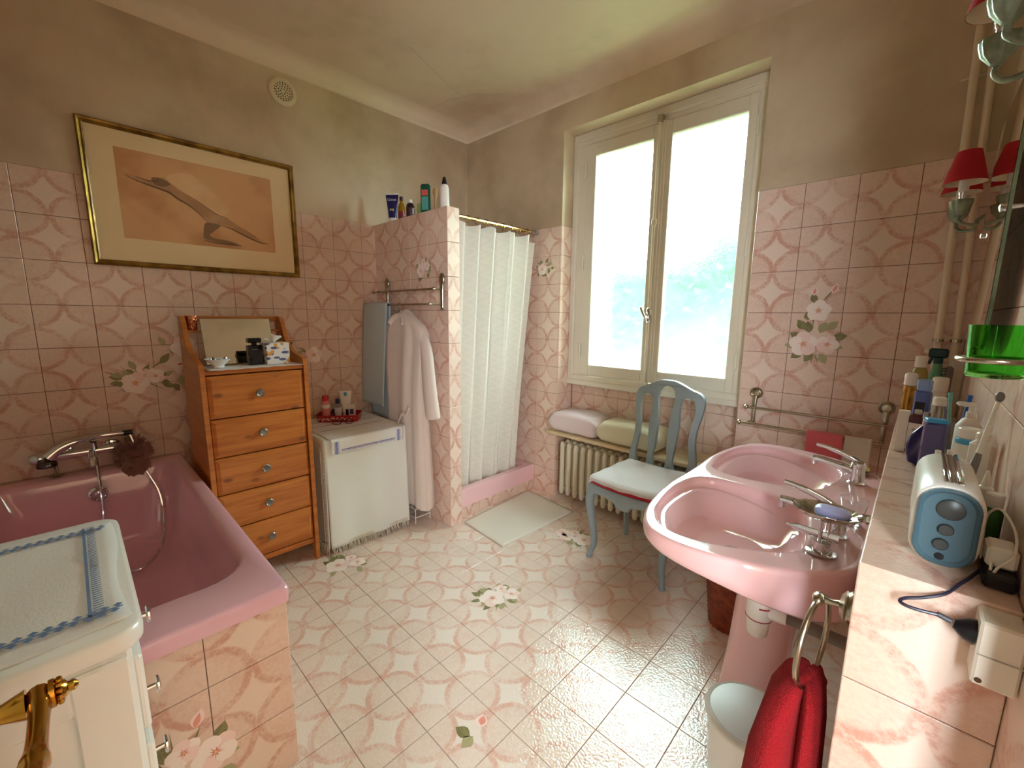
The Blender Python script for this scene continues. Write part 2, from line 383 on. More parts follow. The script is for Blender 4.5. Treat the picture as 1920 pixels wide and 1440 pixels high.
# window wall (with its niche)
wb = MB()
wb.box(-.12, NX0-.003, .004, .12, 0, 2., 0).box(-.12, NX0, 0, .12, 2., H+.1, 1)
wb.box(NX1+.003, XR+.12, .004, .12, 0, 2., 0).box(NX1, XR+.12, 0, .12, 2., H+.1, 1)
wb.box(NX0, NX1, 0, .12, NZ, H+.1, 1)
wb.box(NX0-.25, NX0-.003, .12, .40, 0, 2., 0).box(NX0-.25, NX0, .12, .40, 2., NZ+.3, 1)
wb.box(NX1+.003, NX1+.25, .12, .40, 0, 2., 0).box(NX1, NX1+.25, .12, .40, 2., NZ+.3, 1)
wb.box(NX0, NX1, .12, .40, NZ, NZ+.3, 1)
wb.box(NX0, NX1, ND+.004, .40, 0, .872, 0)
wbk = struct('wall_back', wb, [M_GROUT, M_PAINT], label='window wall, pink tiles below and aged cream paint above')
tiles(wbk, (0,0,0), (1,0,0), (0,0,1), (0, NX0-.001), (0, 2.), .005, 0)
tiles(wbk, (0,0,0), (1,0,0), (0,0,1), (NX1, XR), (0, 2.), 2.4424, 0)
tiles(wbk, (NX0,0,0), (0,1,0), (0,0,1), (0.004, ND), (0, 2.), 0.0, 0)
tiles(wbk, (NX1,ND,0), (0,-1,0), (0,0,1), (0, ND), (0, 2.), 0.0, 0)
tiles(wbk, (0,ND,0), (1,0,0), (0,0,1), (NX0, NX1), (0, .872), 1.016, 0)
# right wall with the doorway the photograph is taken from
DO0, DO1, DH = -2.63, -1.85, 2.1
wr = MB().box(XR+.004, XR+.14, DO1, .12, 0, 2., 0).box(XR, XR+.14, DO1, .12, 2., H+.1, 1)
wr.box(XR+.004, XR+.14, YF-.1, DO0, 0, 2., 0).box(XR, XR+.14, YF-.1, DO0, 2., H+.1, 1).box(XR, XR+.14, DO0, DO1, DH, H+.1, 1)
wrt = struct('wall_right', wr, [M_GROUT, M_PAINT], label='right wall, pink tiles below and aged cream paint above')
tiles(wrt, (XR,0,0), (0,-1,0), (0,0,1), (0, -DO1), (0, 2.), .008, 0, skip=lambda a, b: a < -YE and b < .9)
HW0, HW1, HZ0, HZ1 = -3.75, -3.3, .9, 2.3     # unseen hall opening, added to let in fill light
hall = MB().box(XR+1.5, XR+1.6, YF-.9, HW0, -.1, H).box(XR+1.5, XR+1.6, HW1, .2, -.1, H).box(XR+1.5, XR+1.6, HW0, HW1, -.1, HZ0).box(XR+1.5, XR+1.6, HW0, HW1, HZ1, H)
hall.box(XR+.14, XR+.2, YF-1., YF-.9, -.1, H).box(XR+.9, XR+1.5, YF-1., YF-.9, -.1, H).box(XR+.2, XR+.9, YF-1., YF-.9, -.1, 1.2).box(XR+.2, XR+.9, YF-1., YF-.9, 2.3, H).box(XR+.14, XR+1.5, .12, .2, -.1, H).box(XR+.14, XR+1.6, YF-.9, .2, H, H+.1).box(XR+.04, XR+.14, YF-1., YF-.1, -.1, H)  # unseen gap in the end wall, added to throw fill light toward the basin
struct('wall_hall', hall, M_PAINT, label='cream painted hallway beyond the doorway, with openings added for fill light')
wf = struct('wall_front', MB().box(-.12, XR+.14, YF-.12, YF, 0, H+.1), M_PAINT, label='painted wall behind the bathtub head and white cabinet')
# ceiling with a soft cove
ce = MB().box(-.12, XR+.14, YF-.12, .12, H, H+.12)
ceil = struct('ceiling', ce, M_CEIL, label='cream painted ceiling with a hairline crack')
cov = MB()
def cove(p0, p1, n1, n2, r=.10):
    n1, n2 = Vector(n1), Vector(n2); rs = []
    for p in (p0, p1):
        p = Vector(p); cc = p+n1*r+n2*r; ring = []
        for i in range(7):
            a = math.pi/2*i/6; ring.append(tuple(cc-n1*r*math.cos(a)-n2*r*math.sin(a)))
        rs.append(ring)
    cov.rings(rs, closed=False)
cove((0,YF,H), (0,0,H), (1,0,0), (0,0,-1)); cove((0,0,H), (XR,0,H), (0,-1,0), (0,0,-1)); cove((XR,0,H), (XR,YF,H), (-1,0,0), (0,0,-1))
struct('trim_1', cov, M_CEIL, label='rounded plaster cove between walls and ceiling', smooth=True)
crk = MB()
M_CRACK = mat('crack', (150,128,98), .9)
def crackline(pts, wd=.0025):
    for a, b in zip(pts, pts[1:]):
        a, b = Vector(a), Vector(b); t = (b-a).normalized(); n = Vector((-t.y, t.x))*wd*.5
        crk.add([(a.x+n.x,a.y+n.y,H-.001),(a.x-n.x,a.y-n.y,H-.001),(b.x-n.x,b.y-n.y,H-.001),(b.x+n.x,b.y+n.y,H-.001)], [(0,1,2,3)])
crackline([(.30,-.42),(.42,-.38),(.50,-.35),(.57,-.27),(.66,-.22)]); crackline([(.62,-.95),(.52,-.70),(.44,-.50),(.42,-.38)], .0018); crackline([(.30,-.42),(.15,-.43),(.0,-.46)], .0018)
crk.build('crack', M_CRACK, ceil, smooth=False)
# shower partition wall
pw = struct('wall_partition', MB().box(0, XP-.004, YP+.004, YP+TH-.004, 0, 1.996), M_GROUT, label='low tiled partition wall beside the shower')
tiles(pw, (0,YP,0), (1,0,0), (0,0,1), (0, XP), (0, 2.), XP-1.0, 0)
tiles(pw, (XP,YP,0), (0,1,0), (0,0,1), (0, TH), (0, 2.), -.06, 0)
tiles(pw, (0,YP,2.0), (1,0,0), (0,1,0), (0, XP), (0, TH), XP-1.0, -.06)
tiles(pw, (XP,YP+TH,0), (-1,0,0), (0,0,1), (0, XP), (0, 2.), 0, 0)
# tiled ledge along the right wall
lg = struct('wall_ledge', MB().box(XL+.004, XR, YE+.004, 0, 0, .996), M_GROUT, label='tiled ledge behind the double washbasin')
tiles(lg, (XL,YE,1.0), (0,1,0), (-1,0,0), (0, -YE), (-(XR-XL), 0), 0, -.2)
tiles(lg, (XL,YE,0), (1,0,0), (0,0,1), (0, XR-XL), (0, 1.), 0, 0)
tiles(lg, (XL,YE,0), (0,-1,0), (0,0,1), (YE, 0), (0, 1.), 0, 0)
# ------------------------------------------------------------------ printed flowers
fp = flower_print
fp(pw, (.585,YP,1.66), (1,0,0), (0,0,1), spray(.85, 2, True, seed=3))
L = []
for i,(a,b,ang) in enumerate([(-.05,.0,2.6),(-.06,-.03,3.2),(-.04,.045,2.2),(.045,.045,.8),(.07,.01,.2),(.06,-.02,-.3),(-.02,.03,1.8),(.02,.03,1.2),(0,-.06,4.2),(.03,-.065,5.2),(-.04,-.06,3.8)]): leaf(L,(a,b),.058,.038,ang,.0001+.00002*i,3+(i%2))
flower(L,(-.04,-.025),.06,.0006,(0,1,0),.4); flower(L,(.055,-.022),.045,.0006,(1,0,1),1.2)
leaf(L,(-.01,.05),.1,.006,1.57,.0003); leaf(L,(-.03,.09),.04,.028,1.9,.0004)
flower(L,(.005,.135),.05,.0006,(0,0,0),.2); leaf(L,(-.01,.17),.05,.03,1.9,.0003); leaf(L,(.02,.18),.06,.008,1.0,.0003)
leaf(L,(-.02,.205),.04,.03,1.5,.0006,1); leaf(L,(-.02,.21),.03,.012,1.5,.0008,5); leaf(L,(.05,.215),.045,.032,1.2,.0006,1); leaf(L,(.052,.22),.035,.014,1.2,.0008,5); leaf(L,(0,-.07),.05,.006,4.7,.0003); leaf(L,(.01,-.07),.05,.006,5.1,.0003)
fp(wbk, (2.545,0,1.275), (1,0,0), (0,0,1), L)
fp(wbk, (.86,0,1.72), (1,0,0), (0,0,1), spray(.8, 1, True, seed=5))
# left wall bunch behind the chest of drawers, and a trailing bunch to its right
L = spray(1.1, 2, False, seed=11); leaf(L,(-.06,.02),.09,.008,2.7,.0002); leaf(L,(.08,-.02),.07,.03,-.5,.0003)
fp(wl, (0,-2.235,1.02), (0,1,0), (0,0,1), L)
L = []
for i,(a,b,ang,ln,wd) in enumerate([(-.05,-.05,.9,.07,.035),(.0,.0,1.2,.06,.03),(.02,.06,.6,.05,.03),(.06,-.04,-.9,.07,.03),(.05,-.1,-1.1,.07,.035),(-.02,.05,2.1,.05,.03),(-.09,-.07,.6,.08,.008),(.03,-.12,-1.4,.06,.04),(.0,-.16,-1.2,.05,.03)]): leaf(L,(a,b),ln,wd,ang,.0001+.00003*i,3+(i%2))
flower(L,(.06,.035),.06,.0006,(0,1,0),.8); leaf(L,(.01,-.06),.045,.03,.2,.0006,1); leaf(L,(.02,-.06),.03,.012,.2,.0008,2)
fp(wl, (0,-2.10,1.15), (0,1,0), (0,0,1), L)
L = []; flower(L,(.05,-.02),.055,.0006,(1,0,1),.2)
for i,(a,b,ang,ln,wd) in enumerate([(-.12,.05,.4,.05,.03),(-.02,.01,3.6,.06,.03),(.0,.0,2.4,.05,.02),(-.06,.04,-.5,.07,.008),(-.02,-.04,4.0,.04,.025)]): leaf(L,(a,b),ln,wd,ang,.0001+.00003*i,3+(i%2))
fp(wl, (0,-1.40,1.12), (0,1,0), (0,0,1), L)
# floor bunches
fp(fl, (.75,-1.55,0), (.72,.69,0), (-.69,.72,0), spray(1.25, 2, False, seed=4))
fp(fl, (1.555,-1.14,0), (.72,.69,0), (-.69,.72,0), spray(1.2, 2, False, seed=8))
fp(fl, (1.52,-.40,0), (.72,.69,0), (-.69,.72,0), spray(1.35, 2, False, seed=9, mirror=True))
L = []; flower(L,(-.09,.07),.05,.0006,(0,0,1),.3); leaf(L,(-.15,.09),.05,.008,1.9,.0003,1)
fp(fl, (1.52,-.40,0), (.72,.69,0), (-.69,.72,0), L)
L = []; leaf(L,(0,0),.05,.045,1.4,.0006,1); leaf(L,(.005,.008),.035,.025,1.4,.0008,5); leaf(L,(-.03,-.03),.06,.04,2.6,.0003); leaf(L,(-.02,-.03),.05,.04,4.,.0003,4)
fp(fl, (1.995,-1.655,0), (.72,.69,0), (-.69,.72,0), L)
# ================================================================== window
WY = .14
win = MB()
FX0, FX1, FZ0, FZ1 = NX0+.001, NX1-.001, .872, 2.575
wroot = bpy.data.objects.new('window_1', None); C.objects.link(wroot); wroot['kind'] = 'structure'; wroot['label'] = 'double casement window with frosted glass above the radiator'
BARN = [0]
def bar(mb, x0, x1, z0, z1, y0, y1, b=.004):
    BARN[0] = (BARN[0]+1) % 7; e = .0005*BARN[0]      # no two frame bars share a plane
    return mb.box(x0, x1, y0-e, y1+e, z0, z1, 0, b)
f = MB(); bar(f, FX0, FX0+.110, FZ0, FZ1, WY-.005, WY+.07); bar(f, FX1-.075, FX1, FZ0, FZ1, WY-.005, WY+.07); bar(f, FX0, FX1, FZ1-.05, FZ1, WY-.005, WY+.07); bar(f, FX0, FX1, FZ0, FZ0+.07, WY-.02, WY+.07)
bar(f, FX0, FX1, FZ0+.0, FZ0+.035, WY-.035, WY+.02); bar(f, FX0, FX0+.04, FZ0, FZ1, WY-.02, WY); bar(f, FX0, FX1, FZ1-.015, NZ-.001, WY-.02, WY+.06)
f.build('window_frame', M_WINP, wroot, angle=30)
lin_ = MB(); lin_.box(NX0, NX1, WY+.07, .40, .80, .872); lin_.build('outer_sill', mat('outer_sill', (214,206,190), .7), wroot, smooth=False)
M_GLASS = bpy.data.materials.new('frosted_glass'); M_GLASS.use_nodes = True
g = NT(M_GLASS); nt = M_GLASS.node_tree; out = nt.nodes['Material Output']; nt.nodes.remove(nt.nodes['Principled BSDF'])
tc = g.n.new('ShaderNodeTexCoord').outputs['Object']
vo = g.n.new('ShaderNodeTexVoronoi'); vo.inputs['Scale'].default_value = 95; g.l.new(tc, vo.inputs['Vector'])
bp = g.n.new('ShaderNodeBump'); bp.inputs['Strength'].default_value = .5; bp.inputs['Distance'].default_value = .006; g.l.new(vo.outputs['Distance'], bp.inputs['Height'])
rf = g.n.new('ShaderNodeBsdfRefraction'); rf.inputs['Roughness'].default_value = .17; rf.inputs['IOR'].default_value = 1.12; rf.inputs['Color'].default_value = (.90,1.0,.94,1); g.l.new(bp.outputs[0], rf.inputs['Normal'])
tr = g.n.new('ShaderNodeBsdfTransparent'); tr.inputs['Color'].default_value = (.89,.98,.93,1)
tl = g.n.new('ShaderNodeBsdfTranslucent'); tl.inputs['Color'].default_value = (.9,.96,.94,1)
gl = g.n.new('ShaderNodeBsdfGlossy'); gl.inputs['Roughness'].default_value = .35; g.l.new(bp.outputs[0], gl.inputs['Normal'])
def mixs(f, a, b):
    n = g.n.new('ShaderNodeMixShader'); n.inputs[0].default_value = f; g.l.new(a.outputs[0], n.inputs[1]); g.l.new(b.outputs[0], n.inputs[2]); return n
fin = mixs(.04, mixs(.012, mixs(.50, tr, rf), tl), gl); g.l.new(fin.outputs[0], out.inputs['Surface'])
def sash(x0, x1, gx0, gx1, knob):
    z0, z1, gz0, gz1 = .945, 2.525, 1.025, 2.445
    m = MB(); y0, y1 = WY-.012, WY+.035
    bar(m, x0, gx0, z0, z1, y0, y1); bar(m, gx1, x1, z0, z1, y0, y1); bar(m, gx0-.002, gx1+.002, z0, gz0, y0, y1); bar(m, gx0-.002, gx1+.002, gz1, z1, y0, y1)
    s = m.build('sash', M_WINP, wroot, angle=30)
    p = MB().box(gx0-.006, gx1+.006, WY+.012, WY+.0125, gz0-.006, gz1+.006).build('pane', M_GLASS, s, smooth=False)
    return s
s1 = sash(1.118, 1.655, 1.19, 1.598, 0); s2 = sash(1.662, 2.170, 1.717, 2.125, 0)
m = MB(); bar(m, 1.628, 1.685, .95, 2.525, WY-.026, WY-.010, .003); bar(m, 1.64, 1.672, .95, 2.525, WY-.034, WY-.026, .003); m.build('meeting_stile', M_WINP, s1, angle=30)
m = MB(); m.cyl((1.649, WY-.042, .90), (1.649, WY-.042, 2.54), .0075, 10); m.build('espagnolette_rod', M_WINP, wroot)
for z in (.925, 2.535):
    m = MB(); m.box(1.633, 1.667, WY-.05, WY-.02, z-.022, z+.022, 0, .003); m.build('latch_plate', M_NICKEL if z > 2 else M_WINP, wroot)
for z in (1.4, 1.95):
    m = MB(); m.box(1.634, 1.664, WY-.052, WY-.03, z-.018, z+.018, 0, .004); m.build('rod_guide', M_WINP, wroot)
m = MB(); m.box(1.637, 1.661, WY-.055, WY-.03, 1.34, 1.43, 0, .005); m.tube([(1.649,WY-.05,1.385),(1.645,WY-.075,1.39)], .007, 8); m.tube(smoothc([(1.645,WY-.078,1.365),(1.632,WY-.082,1.39),(1.618,WY-.082,1.42),(1.612,WY-.08,1.435)],4,False), [.006]*2+[.010]*9+[.012,.008], 10); m.build('window_handle', M_CHROME, wroot)
for x in (1.112, 2.175):
    for z in (1.13, 1.75, 2.36):
        MB().cyl((x, WY-.018, z-.05), (x, WY-.018, z+.05), .008, 10).build('hinge', M_WINP, wroot)
# outside: facade return, a hedge bank and trees in an overcast garden
ex = MB().box(NX0-1.6, NX0-.02, .40, .62, -.5, 3.4).box(NX1+.02, NX1+1.6, .40, .62, -.5, 3.4).box(NX0-.02, NX1+.02, .40, .62, NZ-.02, 3.4).box(NX0-.02, NX1+.02, .40, .62, -.5, .80)
struct('wall_facade', ex, mat('facade_render', (226,206,176), .8, var=.1), label='cream rendered house wall outside the window')
gr = struct('ground', MB().box(-30, 30, .62, 60, -3.2, -3.0), mat('lawn', (120,150,100), .9, var=.4, vscale=2), label='lawn outside the window')
M_FOL = mat('foliage', (30,58,44), .8, col2=(20,44,32), vscale=1.2); M_BARK = mat('bark', (60,50,42), .9)
hg = thing('garden_hedge', 'tall green garden hedge blurred through the frosted window', 'hedge', (-1.5,5.2,-3.0))
rn = random.Random(4); mb = MB()
def top_at(x): return 2.62+.22*math.sin(x*1.1+.4)+.12*math.sin(x*2.9)+.06*math.sin(x*7.3)
for i in range(5200):
    x = rn.uniform(-9, 5.5); z = rn.uniform(-.6, 1)**1 ; zt = top_at(x); zz = zt-abs(rn.gauss(0, .9)); yy = 4.75+rn.uniform(-.15,.25)+.3*max(0, zz-zt+.4)
    u = Vector((rn.uniform(-1,1),rn.uniform(-1,1),rn.uniform(-1,1))).normalized(); v = u.orthogonal().normalized(); q_ = .09; p = Vector((x,yy,zz))
    mb.add([tuple(p+u*q_), tuple(p+v*q_*.6), tuple(p-u*q_), tuple(p-v*q_*.6)], [(0,1,2,3)])
mb.build('hedge_leaves', M_FOL, hg, smooth=False)['kind'] = 'stuff'
mb = MB(); mb.rings([[(x,5.0,-3.0),(x,4.95,top_at(x)-.35),(x,5.2,top_at(x)-.12),(x,5.6,top_at(x)-.3),(x,5.6,-3.0)] for x in [-9+.25*i for i in range(59)]], False); mb.build('hedge_body', M_FOL, hg)
# ================================================================== bathtub
TX1, TY1, TY0, TZ = 1.675, -2.115, -2.90, .60
tub = thing('bathtub', 'pink enamel bathtub in a tiled surround along the left wall', 'bathtub', (.85,-2.5,0))
def rrect(x0, x1, y0, y1, r, n=6):
    if not hasattr(r, '__len__'): r = [r]*4
    pts = []
    for (cx, cy, a0), rr in zip(((x1,y1,0),(x0,y1,90),(x0,y0,180),(x1,y0,270)), r):
        ccx = cx-rr if cx == x1 else cx+rr; ccy = cy-rr if cy == y1 else cy+rr
        for i in range(n+1):
            a = R(a0+90*i/n); pts.append((ccx+rr*math.cos(a), ccy+rr*math.sin(a)))
    return pts
mb = MB()
def rr3(x0,x1,y0,y1,r,z): return [(a,b,z) for a,b in rrect(x0,x1,y0,y1,r)]
IX0, IX1, IY0, IY1 = .10, 1.50, -2.80, -2.17
prof = [rr3(0,TX1+.006,TY0,TY1+.006,.012,TZ-.05), rr3(0,TX1+.008,TY0,TY1+.008,.014,TZ-.012), rr3(.004,TX1+.003,TY0+.004,TY1+.003,.02,TZ-.002), rr3(.01,TX1-.004,TY0+.01,TY1-.004,.03,TZ),
        rr3(IX0-.02,IX1+.03,IY0-.012,IY1+.012,[.12,.07,.07,.12],TZ-.002), rr3(IX0-.008,IX1+.012,IY0-.004,IY1+.004,[.12,.07,.07,.12],TZ-.010), rr3(IX0,IX1,IY0,IY1,[.12,.07,.07,.12],TZ-.03),
        rr3(IX0+.02,IX1-.08,IY0+.02,IY1-.02,.12,TZ-.20), rr3(IX0+.035,IX1-.16,IY0+.04,IY1-.04,.12,TZ-.34), rr3(IX0+.06,IX1-.22,IY0+.07,IY1-.07,.12,TZ-.395), rr3(IX0+.13,IX1-.32,IY0+.14,IY1-.14,.10,TZ-.42)]
mb.rings(prof, True, False, True)
mb.build('shell', M_PINK, tub, angle=50)
ap = MB().box(TX1-.05, TX1-.006, TY0+.02, TY1-.006, 0, TZ-.05).box(.0, TX1-.05, TY1-.04, TY1-.006, 0, TZ-.05).build('surround', M_GROUT, tub, smooth=False)
for o in tiles(None, (TX1-.002,TY0,0), (0,1,0), (0,0,1), (0,TY1-TY0-.002), (0,TZ-.008), .583-.4-.2, 0): adopt(o, tub)
for o in tiles(None, (TX1-.002,TY1-.002,0), (-1,0,0), (0,0,1), (0,TX1), (0,TZ-.008), 0, 0): adopt(o, tub)
flower_print(tub, (TX1-.002,-2.40,.18), (0,1,0), (0,0,1), spray(1.5, 2, True, seed=6))
mb = MB(); mb.lathe([(.034,0),(.036,.006),(.028,.010),(.024,.006)], (.128,-2.456,.50), 24, 0, 'x'); mb.lathe([(.012,.0),(.012,.009),(.006,.011)], (.128,-2.456,.50), 12, 0, 'x'); mb.build('overflow_cover', M_CHROME, tub)
# bath mixer with hand shower and hose
tap = thing('bath_mixer_tap', 'chrome bath mixer with hand shower cradled over the tub', 'tap', (.06,-2.45,.70))
mb = MB(); mb.tube([(.06,-2.60,.70),(.06,-2.33,.70)], .020, 14)
for y in (-2.55,-2.38): mb.tube([(0,y,.70),(.06,y,.70)], .018, 12); mb.lathe([(.034,.0),(.034,.008),(.02,.014)], (0,y,.70), 16, 0, 'x')
mb.build('mixer_body', M_CHROME, tap)
for y, s in ((-2.60,-1),(-2.33,1)):
    mb = MB(); mb.tube([(.06,y,.70),(.06,y+s*.015,.70),(.06,y+s*.05,.70),(.06,y+s*.058,.70)], [.018,.026,.025,.018], 14); mb.build('tap_knob', M_CHROME, tap)
mb = MB(); mb.tube(smoothc([(.06,-2.455,.695),(.12,-2.455,.69),(.17,-2.455,.68),(.19,-2.455,.655)],5,False), .016, 12); mb.build('spout', M_CHROME, tap)
mb = MB(); mb.tube([(.07,-2.445,.71),(.08,-2.445,.748),(.085,-2.445,.756)], [.012,.012,.016], 12); mb.build('cradle', M_CHROME, tap)
hs = smoothc([(.10,-2.335,.775),(.10,-2.40,.778),(.095,-2.47,.772),(.095,-2.55,.748),(.10,-2.60,.708)],6,False)
mb = MB(); mb.tube(hs, [.012+.003*min(i,8)/8+(.012*max(0,i-14)/10) for i in range(len(hs))], 12, flat=1.1)
mb.build('shower_handle', M_CHROME, tap)
mb = MB(); mb.lathe([(.014,.03),(.030,.02),(.036,.004),(.034,-.004),(.0001,-.004)], (.105,-2.605,.672), 20); mb.build('shower_head', mat('dark_chrome', (90,84,84), .15, metal=1), tap)
mb = MB(); mb.lathe([(.013,-.02),(.013,.02)], (.10,-2.322,.775), 12, 0, 'y'); mb.build('hose_ferrule', M_BLACK, tap)
hp = smoothc([(.085,-2.445,.690),(.10,-2.445,.62),(.135,-2.445,.50),(.16,-2.45,.38),(.22,-2.47,.27),(.38,-2.44,.215),(.47,-2.36,.215),(.36,-2.27,.24),(.21,-2.235,.33),(.15,-2.235,.45),(.125,-2.275,.58),(.11,-2.30,.70),(.10,-2.315,.775)],8,False)
mb = MB(); mb.tube(hp, [.0068 if i % 2 else .0056 for i in range(len(hp))], 8); mb.build('shower_hose', M_CHROME, tap)
# net puff hanging from the mixer
rn = random.Random(2); mb = MB()
for i in range(90):
    a, b2 = rn.uniform(0, 6.28), rn.uniform(-1, 1); q = math.sqrt(1-b2*b2); d = Vector((q*math.cos(a), q*math.sin(a), b2*1.25)); n = d.orthogonal().normalized(); p = Vector((.095,-2.31,.65))
    k = rn.uniform(.055,.085); rs = []
    for j in range(7):
        t = 6.28*j/6; rs.append(tuple(p+d*k+n*.022*math.cos(t)+d.normalized().cross(n)*.022*math.sin(t)+d*.012*math.sin(2*t)))
    mb.add([tuple(p+d*.01)]+rs, [(0,1+j,2+j) for j in range(6)])
mb.sphere((.095,-2.31,.65), .056, 14, 0, (1,1,1.3)); mb.tube([(.07,-2.32,.69),(.065,-2.33,.705)], .002, 6)
tag(mb.build('bath_puff', mat('pink_net', (176,128,118), .9, sheen=.3, bump=.8, bscale=300), None), 'dusty pink net bath puff hanging from the mixer', 'sponge')
mb = MB(); mb.lathe([(.024,.0),(.026,.004),(.020,.008),(.006,.010),(.004,.035),(.006,.040),(.002,.044)], (.045,-2.585,.602), 20); tag(mb.build('bath_plug', M_NICKEL, None), 'small metal bath plug standing on the tub rim', 'plug')
mb = MB(); mb.lathe([(.02,0),(.045,.006),(.05,.02),(.03,.034),(.005,.038)], (.57,-2.845,.60), 20, 0, 'z', True, 1.3, .8); tag(mb.build('bath_sponge', mat('yellow_sponge', (226,218,140), .9, bump=.5, bscale=160), None), 'yellow bath sponge on the tub rim behind the white cabinet', 'sponge')
# ================================================================== white cabinet in the foreground
cab = thing('white_cabinet', 'white painted cabinet with metal drawer knobs beside the bathtub', 'cabinet', (1.94,-2.69,0))
CX0, CX1, CY0, CY1, CZ = 1.705, 2.178, -2.95, -2.440, .94
mb = MB().box(CX0+.012, CX1-.014, CY0, CY1-.016, .06, CZ-.03, 0, .006); mb.build('body', M_WHITEP, cab, angle=30)
mb = MB(); mb.rings([rr3(CX0+.006,CX1-.006,CY0,CY1-.006,.03,CZ-.032), rr3(CX0+.001,CX1-.001,CY0,CY1-.001,.034,CZ-.026), rr3(CX0,CX1,CY0,CY1,.035,CZ-.012), rr3(CX0+.002,CX1-.002,CY0+.002,CY1-.002,.034,CZ-.003), rr3(CX0+.007,CX1-.007,CY0+.007,CY1-.007,.03,CZ)], True, True, True)
mb.build('top', M_WHITEP, cab, angle=50)
mb = MB(); xs = CX1-.014
for (y0,y1,z0,z1) in ((CY0,CY0+.06,.07,.90),(CY1-.08,CY1-.02,.07,.90),(CY0+.06,CY1-.08,.07,.14),(CY0+.06,CY1-.08,.845,.90)): mb.box(xs, xs+.008, y0, y1, z0, z1, 0, .003)
mb.build('side_panel', M_WHITEP, cab, angle=30)
for (x, y) in ((CX0+.035,CY1-.04),(CX1-.035,CY1-.04),(CX0+.035,CY0+.03),(CX1-.035,CY0+.03)): MB().lathe([(.016,0),(.02,.03),(.024,.06)], (x,y,0), 14).build('foot', M_WHITEP, cab)
for k, z in enumerate((.815,.665,.530)):
    d = MB().box(CX0+.035, CX1-.035, CY1-.018, CY1-.006, z-.062, z+.062, 0, .004).build('drawer', M_WHITEP, cab, angle=30)
    kb = MB(); kb.lathe([(.0045,.0),(.0045,.022),(.007,.024)], (1.93,CY1-.008,z), 10, 0, 'y'); kb.lathe([(.013,.0),(.0165,.002),(.0165,.005),(.010,.007)], (1.93,CY1+.013,z), 16, 0, 'y')
    kb.build('knob', M_CHROME, d)
d = MB().box(CX0+.035, CX1-.035, CY1-.018, CY1-.006, .09, .46, 0, .004).build('door', M_WHITEP, cab, angle=30)
# embroidered cloths
M_LINEN = mat('white_linen', (232,233,231), .85, bump=.12, bscale=220, sheen=.2); M_BLUE = mat('blue_thread', (116,142,182), .8)
def cross_row(mb, p0, p1, n, s, up=(0,0,1), lift=.0012):
    """row of little stitched crosses from p0 to p1"""
    p0, p1, up = Vector(p0), Vector(p1), Vector(up); t = (p1-p0).normalized(); b = up.cross(t); L = (p1-p0).length
    q = lambda c, a, w: mb.add([tuple(c+t*a+b*w), tuple(c-t*a+b*w), tuple(c-t*a-b*w), tuple(c+t*a-b*w)], [(0,1,2,3)])
    q((p0+p1)/2+up*lift, L/2, s*.13)
    for i in range(n):
        c = p0+t*(L*(i+.5)/n)+up*(lift+.0003)
        for sg in (1,-1):
            e = c+t*s*.12*sg+b*s*.42*sg; mb.add([tuple(e+t*s*.36), tuple(e+b*s*.36), tuple(e-t*s*.36), tuple(e-b*s*.36)], [(0,1,2,3)])
def ladder(mb, p0, p1, n, w, up=(0,0,1), lift=.0012, rail=True, side=1):
    p0, p1, up = Vector(p0), Vector(p1), Vector(up); t = (p1-p0).normalized(); b = up.cross(t)*side; L = (p1-p0).length
    if rail: c = (p0+p1)/2+up*lift; mb.add([tuple(c+t*L/2), tuple(c-t*L/2), tuple(c-t*L/2+b*w*.22), tuple(c+t*L/2+b*w*.22)], [(0,1,2,3)])
    for i in range(n):
        c = p0+t*(L*(i+.5)/n)+up*lift; h = L/n*.28; mb.add([tuple(c+t*h+b*w*.35), tuple(c-t*h+b*w*.35), tuple(c-t*h*.6+b*w), tuple(c+t*h*.6+b*w)], [(0,1,2,3)])
cl = thing('embroidered_cloth', 'white linen cloth with blue cross stitch border on the cabinet', 'cloth', (1.93,-2.69,CZ))
def cz(u, v):
    x = 1.745+.405*v; y = -2.94+.487*u
    if v > .9: x += .006*math.sin(u*11)
    return (x, y+.005*math.sin(v*7)*(u > .97), CZ+.0022+.0010*math.sin(u*17+v*9)+.0008*math.sin(v*31)+(.0012*math.exp(-((v-.50)/.012)**2)))
MB().grid(cz, 30, 40).build('linen', M_LINEN, cl, mod={'solid': .0015, 'off': 1})
eb = MB(); z0 = CZ+.0058
cross_row(eb, (1.778,-2.93,z0), (1.778,-2.462,z0), 34, .0155); cross_row(eb, (2.112,-2.93,z0), (2.112,-2.458,z0), 34, .0155)
ladder(eb, (1.76,-2.494,z0), (2.125,-2.494,z0), 52, .017, side=1); eb.build('embroidery', M_BLUE, cl, smooth=False)['kind'] = 'stuff'
# ================================================================== open door with brass lever (hinged at the doorway)
dr = bpy.data.objects.new('door_1', None); C.objects.link(dr); dr['kind'] = 'structure'; dr['label'] = 'open white door with an ornate brass lever handle'
mb = MB().box(2.285, 3.045, -2.622, -2.582, .012, 2.07, 0, .003); mb.build('door_leaf', M_WHITEP, dr, smooth=False)
hd = MB(); HX, HZ = 2.335, 1.0
hd.lathe([(.022,.0),(.024,.004),(.014,.010),(.010,.02),(.0085,.03),(.012,.040),(.014,.046)], (HX,-2.582,HZ), 18, 0, 'y')
hd.tube(smoothc([(HX-.004,-2.528,HZ),(HX+.02,-2.527,HZ+.001),(HX+.06,-2.528,HZ-.003),(HX+.085,-2.529,HZ-.004),(HX+.11,-2.528,HZ+.002)],4,False), [.0125,.0125,.0115,.0105,.0098,.0092,.0090,.0090,.0092,.0098,.011,.0125,.0125,.011,.0105,.0100,.009], 14, flat=.8)
hd.lathe([(.0135,.0),(.0135,.004),(.009,.006)], (HX,-2.521,HZ), 16, 0, 'y')
